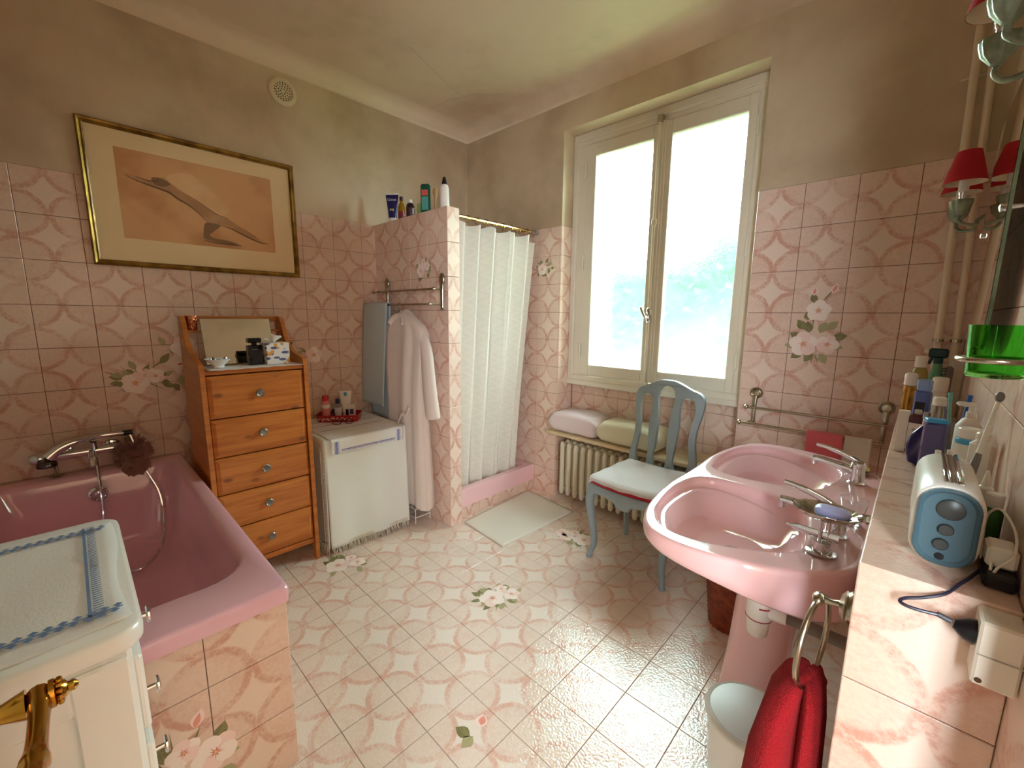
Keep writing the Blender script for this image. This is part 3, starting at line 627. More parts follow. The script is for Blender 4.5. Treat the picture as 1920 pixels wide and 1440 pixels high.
for j in range(12): a = 6.28*j/12; hd.sphere((HX+.0105*math.cos(a), -2.514, HZ+.0105*math.sin(a)), .0028, 8)
hd.lathe([(.010,0),(.008,.004),(.005,.006),(.0055,.010),(.002,.013)], (HX,-2.514,HZ), 12, 0, 'y')
hd.build('lever_handle', M_BRASS, dr)
mb = MB().box(2.305, 2.352, -2.582, -2.577, .84, 1.06, 0, .002); mb.build('handle_plate', M_BRASS, dr)
# ================================================================== chest of drawers
M_PINE = bpy.data.materials.new('honey_pine'); M_PINE.use_nodes = True; g = NT(M_PINE); b = g.n['Principled BSDF']
tcn = g.n.new('ShaderNodeTexCoord').outputs['Object']; mp = g.n.new('ShaderNodeMapping'); mp.inputs['Scale'].default_value = (1.2, 1.2, 16); g.l.new(tcn, mp.inputs[0])
n1 = g.noise(mp.outputs[0], 2.2, 4, .6); mp2 = g.n.new('ShaderNodeMapping'); mp2.inputs['Scale'].default_value = (3, 3, 60); g.l.new(tcn, mp2.inputs[0]); n2 = g.noise(mp2.outputs[0], 4, 3)
vor = g.n.new('ShaderNodeTexVoronoi'); vor.inputs['Scale'].default_value = 5.5; mp3 = g.n.new('ShaderNodeMapping'); mp3.inputs['Scale'].default_value = (1, 1, 1.8); g.l.new(tcn, mp3.inputs[0]); g.l.new(mp3.outputs[0], vor.inputs['Vector'])
kn = g.ramp(vor.outputs['Distance'], .17, .05)
c = g.mix(g.ramp(n1, .35, .7), rgb((196,122,54)), rgb((170,94,36))); c = g.mix(g.ramp(n2, .5, .8, 0, .35), c, rgb((146,78,30))); c = g.mix(g.math('MULTIPLY', kn, .7), c, rgb((96,52,26)))
g.l.new(c, b.inputs['Base Color']); b.inputs['Roughness'].default_value = .32; MATS['pine'] = M_PINE
M_PEWTER = mat('pewter_knob', (120,116,108), .4, metal=.7)
ch = thing('chest_of_drawers', 'honey pine chest of five drawers with raised sloping sides', 'chest of drawers', (.41,-1.85,0))
DX0, DX1, DY0, DY1 = .21, .60, -2.085, -1.617
def side_prof(x0, x1):
    return [(x0,0),(x0+.045,0),(x0+.05,.06),(x1-.05,.06),(x1-.045,0),(x1,0),(x1,1.115),(x1-.008,1.134),(x1-.022,1.143),(x1-.06,1.150),(x1-.12,1.161),(x1-.17,1.176),(x1-.21,1.196),(x1-.245,1.224),(x1-.268,1.252),(x1-.282,1.285),(x1-.295,1.318),(x1-.310,1.342),(x1-.328,1.353),(x1-.345,1.355),(x0,1.355)]
for y0, y1 in ((DY0,DY0+.02),(DY1-.02,DY1)):
    MB().prism(side_prof(DX0,DX1), lambda a,b2,t: (a,t,b2), y0, y1).build('side_panel', M_PINE, ch, angle=20)
MB().box(DX0+.01, DX1-.012, DY0+.02, DY1-.02, 1.088, 1.108, 0, .003).build('top_board', M_PINE, ch, angle=30)
MB().box(DX0+.01, DX1-.014, DY0+.02, DY1-.02, .10, .128, 0, .003).build('bottom_rail', M_PINE, ch, angle=30)
MB().box(DX0+.002, DX0+.016, DY0+.02, DY1-.02, .10, 1.10).build('back_board', M_PINE, ch, smooth=False)
MB().box(DX0+.0, DX0+.016, DY0+.02, DY1-.02, 1.325, 1.355, 0, .003).build('top_rail', M_PINE, ch, angle=30)
MB().box(DX0+.0, DX0+.085, DY0+.02, DY1-.02, 1.272, 1.284, 0, .003).build('shelf', M_PINE, ch, angle=30)
zs = [1.084,.878,.688,.503,.322,.132]
for k in range(5):
    z0, z1 = zs[k+1]+.003, zs[k]-.002; y0, y1 = DY0+.024, DY1-.024; xf = DX1-.004
    m = MB(); q = lambda d, x: [(x,y0+d,z0+d),(x,y1-d,z0+d),(x,y1-d,z1-d),(x,y0+d,z1-d)]
    m.rings([q(0,DX0+.05), q(0,xf-.010), q(.002,xf-.007), q(.018,xf), q(.019,xf)], True, True, True)
    d = m.build('drawer', M_PINE, ch, angle=15); zc = (z0+z1)/2+.004
    kb = MB(); kb.lathe([(.008,-.004),(.008,.010),(.017,.012),(.019,.017),(.016,.020),(.013,.018)], (xf,-1.852,zc), 20, 0, 'x'); kb.build('knob', M_PEWTER, d)
# what stands on it
dl = MB(); dl.grid(lambda u, v: (.40+.205*u, -2.05+.415*v, 1.1105+.0012*math.sin(v*40)*(u > .9)-(.0 if u < .98 else .0)), 16, 30)
tag(dl.build('lace_doily', mat('cream_lace', (236,230,226), .9, bump=.5, bscale=120), None, mod={'solid': .0015}), 'white lace mat on top of the pine chest', 'cloth')
mr = thing('tilted_mirror', 'frameless rectangular mirror leaning on the pine chest shelf', 'mirror', (.33,-1.87,1.112))
tb, tt = Vector((.385,-2.016,1.114)), Vector((.298,-2.012,1.342)); tn = Vector((tt-tb)); wd = Vector((0,.318,0)); nn = tn.cross(wd).normalized()*-1
if nn.x < 0: nn = -nn
MB().add([tuple(tb), tuple(tb+wd), tuple(tt+wd), tuple(tt)]+[tuple(p-nn*.006) for p in (tb,tb+wd,tt+wd,tt)], [(0,1,2,3),(7,6,5,4),(0,4,5,1),(1,5,6,2),(2,6,7,3),(3,7,4,0)]).build('backing', mat('mirror_edge', (120,128,104), .3), mr, smooth=False)
MB().add([tuple(p+nn*.0006) for p in (tb+wd*.008+tn*.008,tb+wd*.992+tn*.008,tt+wd*.992-tn*.008,tt+wd*.008-tn*.008)], [(0,1,2,3)]).build('mirror_glass', mat('mirror_glass', (238,238,232), .01, metal=1), mr, smooth=False)
bw = thing('china_bowl', 'small white china bowl of jewellery on the pine chest', 'bowl', (.505,-1.99,1.112))
mb = MB(); mb.lathe([(.024,0),(.026,.004),(.022,.010),(.040,.028),(.054,.042),(.0555,.044),(.053,.043),(.038,.031),(.018,.016),(.0005,.014)], (.505,-1.99,1.112), 28, caps=False); mb.lathe([(.024,0),(.0001,.001)], (.505,-1.99,1.112), 28, caps=False); mb.build('dish', mat('white_china', (238,238,240), .15), bw)
rn = random.Random(5); mb = MB()
for i in range(14): a = rn.uniform(0,6.28); q = rn.uniform(0,.032); mb.sphere((.505+q*math.cos(a), -1.99+q*math.sin(a), 1.112+.030+.012*q/.032+rn.uniform(0,.004)), rn.uniform(.004,.008), 8, i % 2)
mb.build('jewellery', [mat('jet_beads', (28,26,34), .2), mat('silver', (190,188,184), .25, metal=1)], bw)['kind'] = 'stuff'
pf = thing('perfume_bottle', 'square black glass perfume bottle with a flat black stopper', 'perfume bottle', (.475,-1.835,1.112))
M_BGL = mat('black_glass', (8,7,10), .05, coat=.5)
MB().box(.455,.491,-1.858,-1.792,1.112,1.212,0,.003).build('flask', M_BGL, pf, angle=30)
MB().box(.465,.481,-1.836,-1.814,1.212,1.224).build('neck', M_BGL, pf, smooth=False)
MB().box(.452,.494,-1.855,-1.795,1.224,1.248,0,.003).build('stopper', M_BGL, pf, angle=30)
MB().box(.4912,.4916,-1.839,-1.813,1.190,1.1915).build('label_line', mat('label_silver', (200,200,205), .4), pf, smooth=False)
tx = thing('tissue_box', 'cube tissue box printed with blue leaves and orange fruit', 'tissue box', (.47,-1.735,1.112))
M_TISB = bpy.data.materials.new('tissue_print'); M_TISB.use_nodes = True; g = NT(M_TISB); b = g.n['Principled BSDF']; tcn = g.n.new('ShaderNodeTexCoord').outputs['Object']
v1 = g.n.new('ShaderNodeTexVoronoi'); v1.inputs['Scale'].default_value = 30; g.l.new(tcn, v1.inputs['Vector']); v2 = g.n.new('ShaderNodeTexVoronoi'); v2.inputs['Scale'].default_value = 34; off = g.n.new('ShaderNodeMapping'); off.inputs['Location'].default_value = (3.1,1.7,.9); off.inputs['Scale'].default_value = (1,.6,1.5); g.l.new(tcn, off.inputs[0]); g.l.new(off.outputs[0], v2.inputs['Vector'])
c = g.mix(g.ramp(v2.outputs['Distance'], .40, .36), rgb((226,224,224)), rgb((82,84,130))); c = g.mix(g.ramp(v1.outputs['Distance'], .30, .27), c, rgb((214,150,62))); g.l.new(c, b.inputs['Base Color']); b.inputs['Roughness'].default_value = .5
MB().box(.415,.525,-1.785,-1.675,1.112,1.222,0,.003).build('carton', M_TISB, tx, angle=30)
mb = MB()
for k, (ang, tl) in enumerate(((.3,.045),(1.9,.035),(3.6,.03))):
    mb.grid(lambda u, v: (.47+(.004+.03*u*v)*math.cos(ang+2.2*(v-.5)), -1.735+(.004+.03*u*v+.01*u)*math.sin(ang+2.2*(v-.5)), 1.221+tl*u*(1-.4*v*v)+.004*math.sin(9*v)), 8, 8)
mb.build('tissue', mat('tissue', (240,240,238), .9), tx, mod={'solid': .0008})
cp = thing('copper_pot', 'small hammered copper cup on the pine chest shelf', 'cup', (.255,-2.030,1.285))
mb = MB(); mb.lathe([(.019,0),(.021,.004),(.026,.066),(.028,.072),(.0265,.072),(.0245,.064),(.019,.006),(.0001,.005)], (.262,-2.036,1.2845), 28); mb.build('cup', mat('hammered_copper', (222,140,98), .18, metal=1, bump=.9, bscale=130), cp)
# ================================================================== draped low cabinet with throw
fr = thing('low_cabinet', 'low cabinet hidden under a white throw beside the pine chest', 'cabinet', (.31,-1.31,0))
FX, FY0, FY1, FZ = .605, -1.555, -1.050, .672
MB().box(.03, FX-.004, FY0+.012, FY1-.004, .03, FZ, 0, .006).build('carcass', M_WHITEP, fr, angle=30)
for x in (.07,.56):
    for y in (FY0+.05,FY1-.05): MB().lathe([(.016,0),(.016,.03)], (x,y,0), 12).build('foot', M_BLACK, fr)
M_THROW = mat('white_throw', (232,237,234), .9, bump=.12, bscale=170, sheen=.2)
th = thing('cotton_throw', 'white cotton throw with fringe draped over the low cabinet', 'throw', (.31,-1.31,.01))
def drape(u, v):
    # u across y (with the side fall), v from the back over the front edge
    s = v*(.60+.655)
    if s < .575: x, z, k = .035+s, FZ+.004, 0
    elif s < .605: a = (s-.575)/.03*math.pi/2; x, z, k = FX-.008+.014*math.sin(a), FZ+.004-.014*(1-math.cos(a)), 0
    else: k = (s-.605)/.65; x, z = FX+.006+.006*k*math.sin(u*13)+.012*k, FZ-.010-.625*k
    y = FY0-.006+(FY1+.004-FY0+.006)*u
    return (x, y, z)
mb = MB().grid(drape, 44, 60)
def sidefall(u, v):
    k = v; x = .05+(FX+.006+.012*k-.05)*u
    return (x, FY0-.006-.004*k+.004*k*math.sin(u*17), FZ+.004-.63*k)
mb.grid(sidefall, 30, 20); mb.build('cover', M_THROW, th, mod={'solid': .002})
fg = MB(); rn = random.Random(3)
for i in range(70):
    y = FY0+(FY1-FY0)*(i+.5)/70; x = FX+.018; fg.tube([(x,y,.060),(x+rn.uniform(-.003,.008),y+rn.uniform(-.005,.005),.030),(x+rn.uniform(-.002,.016),y+rn.uniform(-.010,.010),.006)], [.0026,.0022,.0012], 5)
for i in range(50):
    x = .06+(FX-.05)*(i+.5)/50; y = FY0-.012; fg.tube([(x,y,.045),(x+rn.uniform(-.005,.005),y-rn.uniform(0,.005),.028),(x+rn.uniform(-.009,.009),y-rn.uniform(0,.010),.006)], [.0026,.0022,.0012], 5)
for i in range(46):
    z = .05+.58*(i+.5)/46; fg.tube([(FX-.02-.03*(i%2),FY0-.010,z),(FX-.03,FY0-.018,z-.008),(FX-.026,FY0-.020,z-.022)], [.0022,.002,.001], 5)
fg.build('fringe', mat('fringe_cotton', (224,218,205), .9), th)['kind'] = 'stuff'
rn2 = thing('table_runner', 'white runner with blue stitched border over the low cabinet', 'cloth', (.33,-1.29,.685))
RY0, RY1 = -1.535, -1.075
def runner(u, v):
    s = v*(.52+.085); y = RY0+(RY1-RY0)*u
    if s < .50: return (.125+s, y, FZ+.0085+.0008*math.sin(u*30))
    if s < .53: a = (s-.50)/.03*math.pi/2; return (.625-.012+.012*math.sin(a), y, FZ+.0085-.012*(1-math.cos(a)))
    return (.6262+.0012*math.sin(u*5.5)+.001*(s-.53)/.08, y+.004*math.sin(s*60), FZ-.003-(s-.53))
MB().grid(runner, 30, 60).build('linen', M_LINEN, rn2, mod={'solid': .0015})
eb = MB(); M_BLUE2 = mat('violet_thread', (128,134,190), .8)
for y in (RY0+.035, RY1-.035):
    for i in range(12): z = FZ-.008-.006*i; eb.box(.6300,.6310, y-.011 if i%2 else y-.014, y+.011 if i%2 else y+.014, z-.0012, z+.0012)
    eb.box(.6300,.6313,y-.003,y+.003,FZ-.078,FZ-.006)
for i in range(36): y = RY0+.06+(RY1-RY0-.12)*(i+.5)/36; eb.box(.6300,.6310,y-.0015,y+.0015,FZ-.068,FZ-.056); eb.box(.6300,.6310,y-.005,y+.005,FZ-.058,FZ-.055)
for x in (.2,.3,.42): eb.box(x-.002,x+.002,RY0+.03,RY1-.03,FZ+.0105,FZ+.0112)
eb.build('embroidery', M_BLUE2, rn2, smooth=False)['kind'] = 'stuff'
# ================================================================== red tray and toiletries on the low cabinet
ZT = FZ+.010
tr_ = thing('red_tray', 'red patterned tray of toiletries on the low cabinet', 'tray', (.20,-1.29,ZT))
def traypt(u, v, h): return None
mb = MB(); cx_, cy_ = .205, -1.29; ang = R(-38)
def rot(a, b2): return (cx_+a*math.cos(ang)-b2*math.sin(ang), cy_+a*math.sin(ang)+b2*math.cos(ang))
def tr3(hx, hy, r, z): return [rot(a,b2)+(z,) for a,b2 in rrect(-hx,hx,-hy,hy,r)]
mb.rings([tr3(.070,.125,.03,ZT), tr3(.078,.133,.035,ZT+.042), tr3(.080,.135,.035,ZT+.045), tr3(.077,.132,.035,ZT+.045), tr3(.068,.122,.03,ZT+.005)], True, True, True)
mb.build('tray_body', mat('red_lacquer', (170,26,36), .3), tr_, angle=50)
rn = random.Random(9); mb = MB()
for i in range(26):
    a = -.115+.23*(i+.5)/26; s = rn.uniform(.005,.013); h = rn.uniform(.012,.028)
    for sd in (1,):
        p = [rot(sd*.0745, a-s*.4)+(ZT+h-s*.5+.0,), rot(sd*.0745, a+s*.4)+(ZT+h-s*.3,), rot(sd*.0768, a+s*.3)+(ZT+h+s,), rot(sd*.0768, a-s*.2)+(ZT+h+s*1.2,)]
        mb.add(p, [(0,1,2,3)])
mb.build('white_motifs', mat('tray_print', (226,214,206), .4), tr_, smooth=False)['kind'] = 'stuff'
def bottle(name, label, cat, loc, parts, group=None, sx=1, sy=1, rz=0):
    """parts: (part name, lathe profile or ('box',hx,hy,z0,z1,b), material)"""
    t = thing(name, label, cat, loc, group)
    for pn, pr, m in parts:
        mb = MB()
        if pr[0] == 'box':
            _, hx, hy, z0, z1, bb = pr; mb.box(-hx, hx, -hy, hy, z0, z1, 0, bb)
        elif pr[0] == 'tubebox':   # squeeze tube: round at the bottom, flat at the top
            _, r, w, z0, z1 = pr; rs = []
            for i in range(9):
                k = i/8; rs.append([((r*(1-k)+.0012*k)*math.sin(a), (r*(1-k)+w*k)*math.cos(a), z0+(z1-z0)*k) for a in (6.2832*j/20 for j in range(20))])
            mb.rings(rs, True, True, True)
        else: mb.lathe(pr, (0,0,0), 20, 0, 'z', True, sx, sy)
        ca, sa = math.cos(rz), math.sin(rz)
        mb.v = [(loc[0]+x*ca-y*sa, loc[1]+x*sa+y*ca, loc[2]+z) for x,y,z in mb.v]
        mb.build(pn, m, t, angle=35)
    return t
def cylp(r, z0, z1, b=.002): return [(r-b, z0), (r, z0+b), (r, z1-b), (r-b, z1)]
M_CLEAR = mat('clear_plastic', (235,238,240), .08, trans=.85, ior=1.3); M_REDC = mat('red_cap', (200,40,52), .35); M_PKB = mat('pink_bottle', (226,140,140), .35)
M_WHT = mat('white_label', (236,230,222), .5); M_NAVY = mat('navy_cap', (34,32,78), .35); M_TEAL = mat('teal_print', (70,150,176), .5)
GT = 'toiletries on the red tray'
zt = ZT+.006
bottle('pink_lotion_bottle', 'pink lotion bottle with a red cap on the red tray', 'bottle', (.155,-1.355,zt), [('bottle_body', [(.025,0),(.026,.003),(.026,.105),(.022,.120),(.018,.124)], M_PKB), ('label', cylp(.0264,.075,.100,.0005), M_WHT), ('cap', cylp(.019,.124,.158), M_REDC)], GT)
bottle('nail_varnish_bottle', 'short clear bottle with a black cap on the red tray', 'bottle', (.205,-1.330,zt), [('bottle_body', cylp(.014,0,.040), M_CLEAR), ('cap', cylp(.009,.040,.072), M_BLACK)], GT)
bottle('cleanser_bottle', 'clear cleanser bottle with a navy cap on the red tray', 'bottle', (.185,-1.290,zt), [('bottle_body', [(.023,0),(.024,.003),(.024,.085),(.020,.098),(.014,.102)], M_CLEAR), ('label', cylp(.0244,.02,.075,.0005), mat('pale_label', (208,206,200), .5)), ('cap', cylp(.0135,.102,.132), M_NAVY)], GT)
bottle('cream_tube', 'tall white cream tube standing on its cap on the red tray', 'tube', (.165,-1.225,zt), [('cap', cylp(.021,0,.028), M_WPL), ('tube_body', ('tubebox',.024,.040,.028,.175), M_WHT), ('logo', ('box',.0110,.009,.142,.165,.001), M_TEAL)], GT, rz=R(-32))
bottle('sample_carton', 'small white carton with a dark print in front of the cream tube', 'carton', (.205,-1.205,zt), [('carton', ('box',.008,.024,0,.085,.001), M_WHT), ('print', ('box',.0085,.012,.02,.055,.0005), mat('violet_print', (72,62,104), .5))], GT, rz=R(-32))
bottle('mascara_vial', 'tiny black capped vial leaning among the tray toiletries', 'bottle', (.222,-1.245,zt), [('cap', cylp(.0095,.02,.060), M_BLACK), ('vial', cylp(.010,0,.02), M_CLEAR)], GT)
gs = thing('eyeglasses', 'brown framed eyeglasses folded in front of the red tray', 'glasses', (.325,-1.32,ZT))
M_TORT = mat('brown_acetate', (92,42,38), .2)
for s in (-1, 1):
    c0 = Vector((.335+s*.012,-1.325+s*.033,ZT+.016)); mb = MB()
    mb.tube([(c0.x+.004*math.cos(a), c0.y+.026*math.cos(a), c0.z+.016*math.sin(a)) for a in (6.2832*j/20 for j in range(20))], .0026, 6, closed=True); mb.build('rim', M_TORT, gs)
    MB().tube([(c0.x-.004+s*.004,c0.y+s*.026,c0.z+.006),(c0.x-.06,c0.y-s*.02,c0.z-.004),(c0.x-.085,c0.y-s*.035,c0.z-.012)], .0024, 6).build('temple', M_TORT, gs)
MB().tube([(.335-.004,-1.332,ZT+.020),(.335,-1.325,ZT+.023),(.339,-1.318,ZT+.020)], .0022, 6).build('bridge', M_TORT, gs)
# ================================================================== towel rail on the partition with towel and bathrobe
def rosette(mb, c, r, ax='y', sgn=-1):
    mb.lathe([(r,0),(r,.006),(r*.8,.009),(r*.62,.006),(r*.5,.013),(r*.2,.016)], c, 24, 0, ax)
rl = thing('towel_rail', 'old nickel double towel rail on the shower partition', 'towel rail', (.5,YP,1.5))
YR = YP
for x in (.165,.80):
    mb = MB(); mb.tube([(x,YR-.010,1.605),(x,YR-.012,1.58),(x,YR-.014,1.50),(x,YR-.014,1.415)], [.004,.013,.013,.011], 10, flat=.6)
    mb.sphere((x,YR-.012,1.585), .030, 16, 0, (.85,.4,1.25)); mb.lathe([(.006,0),(.012,-.004),(.009,-.010)], (x,YR-.014,1.412), 12); mb.build('bracket', M_NICKEL, rl)
    for z, d in ((1.525,.075),(1.435,.105)):
        mb = MB(); mb.tube([(x,YR-.012,z),(x,YR-d,z)], .0055, 8); mb.sphere((x,YR-d,z), .010, 12); mb.build('arm', M_NICKEL, rl)
for z, d in ((1.525,.075),(1.435,.105)):
    mb = MB(); mb.tube([(.085,YR-d,z),(.80,YR-d,z)], .0065, 10); mb.lathe([(.006,-.006),(.011,0),(.006,.008)], (.085,YR-d,z), 12, 0, 'x'); mb.build('bar', M_NICKEL, rl)
M_BTOW = mat('blue_grey_terry', (192,204,209), .95, bump=.5, bscale=420, sheen=.3)
bt = MB(); yb = YR-.105
def btow(u, v):
    s = v*1.62; x = .035+.305*u
    if s < .80: z = 1.448-(.80-s); y = yb+.012+.006*math.sin(u*6)
    elif s < .84: a = (s-.80)/.04*math.pi; y = yb+.012*math.cos(a); z = 1.443+.010*math.sin(a)
    else: k = (s-.84)/.78; z = 1.443-.70*k; y = yb-.020-.022*k-.008*k*math.sin(u*6+.6)
    x += -.045*max(0,(s-.84)/.78)+.06*(u)*(1-min(1,max(0,(s-.84)/.78)*1.5))*(s > .84)*.2
    return (x, y, z)
bt.grid(btow, 18, 60); tag(bt.build('hand_towel', M_BTOW, None, mod={'solid': .006}), 'folded blue grey towel hanging from the partition rail', 'towel')
M_ROBE = mat('oatmeal_waffle', (228,212,202), .95, bump=.35, bscale=380, sheen=.25)
rb = thing('bathrobe', 'long oatmeal bathrobe hanging from the partition towel rail', 'bathrobe', (.5,-.95,.1))
rc = (.50, -1.0)
# body as rings from collar to hem: (z, x centre, half width, half depth)
secs = [(1.385,.475,.045,.022),(1.372,.478,.075,.030),(1.352,.485,.125,.036),(1.325,.495,.178,.042),(1.285,.505,.222,.048),(1.24,.510,.240,.052),(1.16,.508,.238,.056),(1.0,.500,.225,.060),(.85,.495,.215,.060),(.70,.495,.215,.058),(.5,.505,.220,.060),(.3,.515,.225,.062),(.16,.520,.222,.064),(.118,.522,.218,.062)]
rs = []; NR = 56
for k, (z, xc, hw, hd) in enumerate(secs):
    ring = []
    for j in range(NR):
        a = 2*math.pi*j/NR; ca, sa = math.cos(a), math.sin(a); fold = (1+.16*min(1,k/5)*math.sin(9*a+.22*k)+.09*min(1,k/5)*math.sin(15*a+1.2+.3*k))
        x = xc+hw*math.copysign(abs(ca)**.75, ca); y = -.955+hd*math.copysign(abs(sa)**.8, sa)*fold*1.0
        ring.append((x, min(y, YP-.012), z+(.01*math.sin(3*a) if k == len(secs)-1 else 0)+(.030*max(0, sa)*(k < 2))))
    rs.append(ring)
MB().rings(rs, True, True, False).build('robe_body', M_ROBE, rb, mod={'sub': 1}, angle=180)
def sleeve(pts, rad, name='sleeve'):
    P = smoothc(pts, 5, False); n = len(P); rr = [rad[0]+(rad[1]-rad[0])*min(1,i/(n-1)*1.2) for i in range(n)]
    MB().tube(P, rr, 16, flat=.62).build(name, M_ROBE, rb, angle=180, mod={'sub': 1})
sleeve([(.66,-.958,1.265),(.735,-.965,1.17),(.785,-.985,1.02),(.825,-1.0,.88),(.850,-1.0,.745)], (.048,.060))
sleeve([(.40,-.950,1.265),(.34,-.945,1.15),(.32,-.945,1.0),(.315,-.945,.86),(.31,-.945,.74)], (.040,.045))
MB().tube(smoothc([(.395,-1.012,1.315),(.425,-.998,1.350),(.475,-.992,1.365),(.525,-.998,1.350),(.555,-1.012,1.315)],5,False), .016, 10, flat=.5).build('collar', M_ROBE, rb)
MB().tube(smoothc([(.640,-1.035,.80),(.615,-1.045,.745),(.575,-1.052,.74),(.525,-1.056,.66),(.475,-1.052,.585),(.455,-1.050,.565),(.462,-1.048,.53)],6,False), .014, 8, flat=.45).build('belt', M_ROBE, rb)
MB().tube(smoothc([(.47,-.965,1.37),(.47,-.968,1.40),(.478,-.978,1.425),(.470,-.978,1.448),(.455,-.978,1.440)],5,False), .0022, 6).build('hanger_hook', M_NICKEL, rb)
MB().tube([(.30,-.955,1.30),(.475,-.96,1.375),(.64,-.955,1.29)], .006, 8).build('hanger', M_PINE, rb)
# small floor rack glimpsed under the robe
rk = thing('wire_rack', 'small white wire rack on the floor under the bathrobe', 'rack', (.6,-.95,0))
for z in (.04,.10):
    mb = MB(); mb.tube([(.42,-1.01,z),(.64,-1.01,z),(.64,-.895,z),(.42,-.895,z)], .003, 6, closed=True); mb.build('wire_ring', M_WPL, rk)
for x in (.42,.64):
    for y in (-1.01,-.895): MB().tube([(x,y,0),(x,y,.105)], .003, 6).build('leg', M_WPL, rk)
# ================================================================== shower: tray, rod, rings, curtain
SX = .795
st = thing('shower_tray', 'pink shower tray behind the white curtain', 'shower tray', (.4,-.39,0))
mb = MB(); y0, y1 = YP+TH+.002, -.002
q = lambda d, z: [(.004+d,y0+d,z),(SX+.006-d,y0+d,z),(SX+.006-d,y1-d,z),(.004+d,y1-d,z)]
mb.rings([q(0,.078), q(0,.195), q(.004,.202), q(.05,.202), q(.062,.196), q(.09,.13), q(.12,.12)], True, True, True); mb.build('tray', M_PINKB, st, angle=40)
MB().lathe([(.04,.0),(.04,.004),(.03,.005)], (.4,-.39,.120), 20).build('drain', M_CHROME, st)
kb_ = MB().box(.004, SX-.004, y0, y1, 0, .078).build('plinth', M_GROUT, st, smooth=False)
for o in tiles(None, (SX,y0,0), (0,1,0), (0,0,1), (0,y1-y0), (0,.078), 0, 0): adopt(o, st)
rd = thing('curtain_rod', 'brass shower curtain rod from partition to window wall', 'curtain rod', (SX,-.39,1.97))
ZR = 1.972
MB().tube([(SX,YP+TH+.002,ZR),(SX,-.07,ZR)], .011, 12).build('rod', mat('polished_brass', (214,190,128), .12, metal=1), rd)
MB().tube([(SX,-.075,ZR),(SX,-.002,ZR)], .013, 12).build('end_sleeve', mat('grey_plastic', (150,140,135), .3), rd)
MB().lathe([(.022,.0),(.022,.008),(.014,.014)], (SX,YP+TH,ZR), 16, 0, 'y').build('flange', M_NICKEL, rd)
sc_ = thing('shower_curtain', 'white shower curtain with woven wave pattern on brass rings', 'shower curtain', (SX,-.4,.2))
YS, YEE = -.765, -.105
ctrl = []
for i, (a, d) in enumerate([(0,.015),(.05,.055),(.155,-.055),(.215,.060),(.345,-.060),(.40,.060),(.54,-.060),(.60,.060),(.63,.0),(.665,.055),(.79,-.060),(.86,.060),(.965,-.03),(1.0,.02)]): ctrl.append((a, d))
CP = [tuple(.6*q+.4*l for q, l in zip(c_, l_)) for c_, l_ in zip(smoothc(ctrl, 6, False), [tuple(a_+(b_-a_)*k/6 for a_, b_ in zip(p, q)) for p, q in zip(ctrl, ctrl[1:]) for k in range(6)]+[ctrl[-1]])]
def curt(u, v):
    i = u*(len(CP)-1); k = int(min(i, len(CP)-2)); f_ = i-k; a = CP[k][0]*(1-f_)+CP[k+1][0]*f_; d = CP[k][1]*(1-f_)+CP[k+1][1]*f_
    z = 1.945-v*(1.945-.150); top = max(0, 1-v*9); y = YS+(YEE-YS)*(a if True else u)
    y += .055*a*(1-v)-.02*v*a; sag = .018*top*abs(math.sin(a*math.pi*8))
    return (SX-.002+d*(.80-.10*v)-.115*v+.006*math.sin(v*5+a*9)*v, y+.006*math.sin(v*6+a*20)*v, z-sag-(.05*max(0,(a-.93)/.07)*top))
M_CURT = bpy.data.materials.new('wave_curtain'); M_CURT.use_nodes = True; g = NT(M_CURT); nt = M_CURT.node_tree; b = g.n['Principled BSDF']
b.inputs['Base Color'].default_value = rgb((236,232,220)); b.inputs['Roughness'].default_value = .7
sp = g.n.new('ShaderNodeSeparateXYZ'); g.l.new(g.n.new('ShaderNodeTexCoord').outputs['Object'], sp.inputs[0])
ph = g.math('ADD', g.math('MULTIPLY', sp.outputs[1], 170.), g.math('MULTIPLY', g.math('SINE', g.math('MULTIPLY', sp.outputs[2], 70.)), 3.0)); wv = g.math('SINE', ph)
bpn = g.n.new('ShaderNodeBump'); bpn.inputs['Strength'].default_value = .10; bpn.inputs['Distance'].default_value = .003; g.l.new(wv, bpn.inputs['Height']); g.l.new(bpn.outputs[0], b.inputs['Normal'])
g.l.new(g.mix(g.ramp(wv, -.3, .6), rgb((238,235,224)), rgb((234,231,220))), b.inputs['Base Color'])
tlc = g.n.new('ShaderNodeBsdfTranslucent'); tlc.inputs[0].default_value = (.85,.84,.78,1); mxs = g.n.new('ShaderNodeMixShader'); mxs.inputs[0].default_value = .12
g.l.new(b.outputs[0], mxs.inputs[1]); g.l.new(tlc.outputs[0], mxs.inputs[2]); g.l.new(mxs.outputs[0], nt.nodes['Material Output'].inputs['Surface'])
MB().grid(curt, 150, 44).build('cloth', M_CURT, sc_, angle=180)
for i in range(10):
    y = YS+.01+(YEE+.045-YS)*i/9.
    mb = MB(); mb.tube([(SX+.017*math.cos(a), y+.006*math.sin(2*a), ZR-.010+.024*math.sin(a)) for a in (6.2832*j/18 for j in range(18))], .0018, 6, closed=True); mb.build('curtain_ring', M_BRASS, sc_)
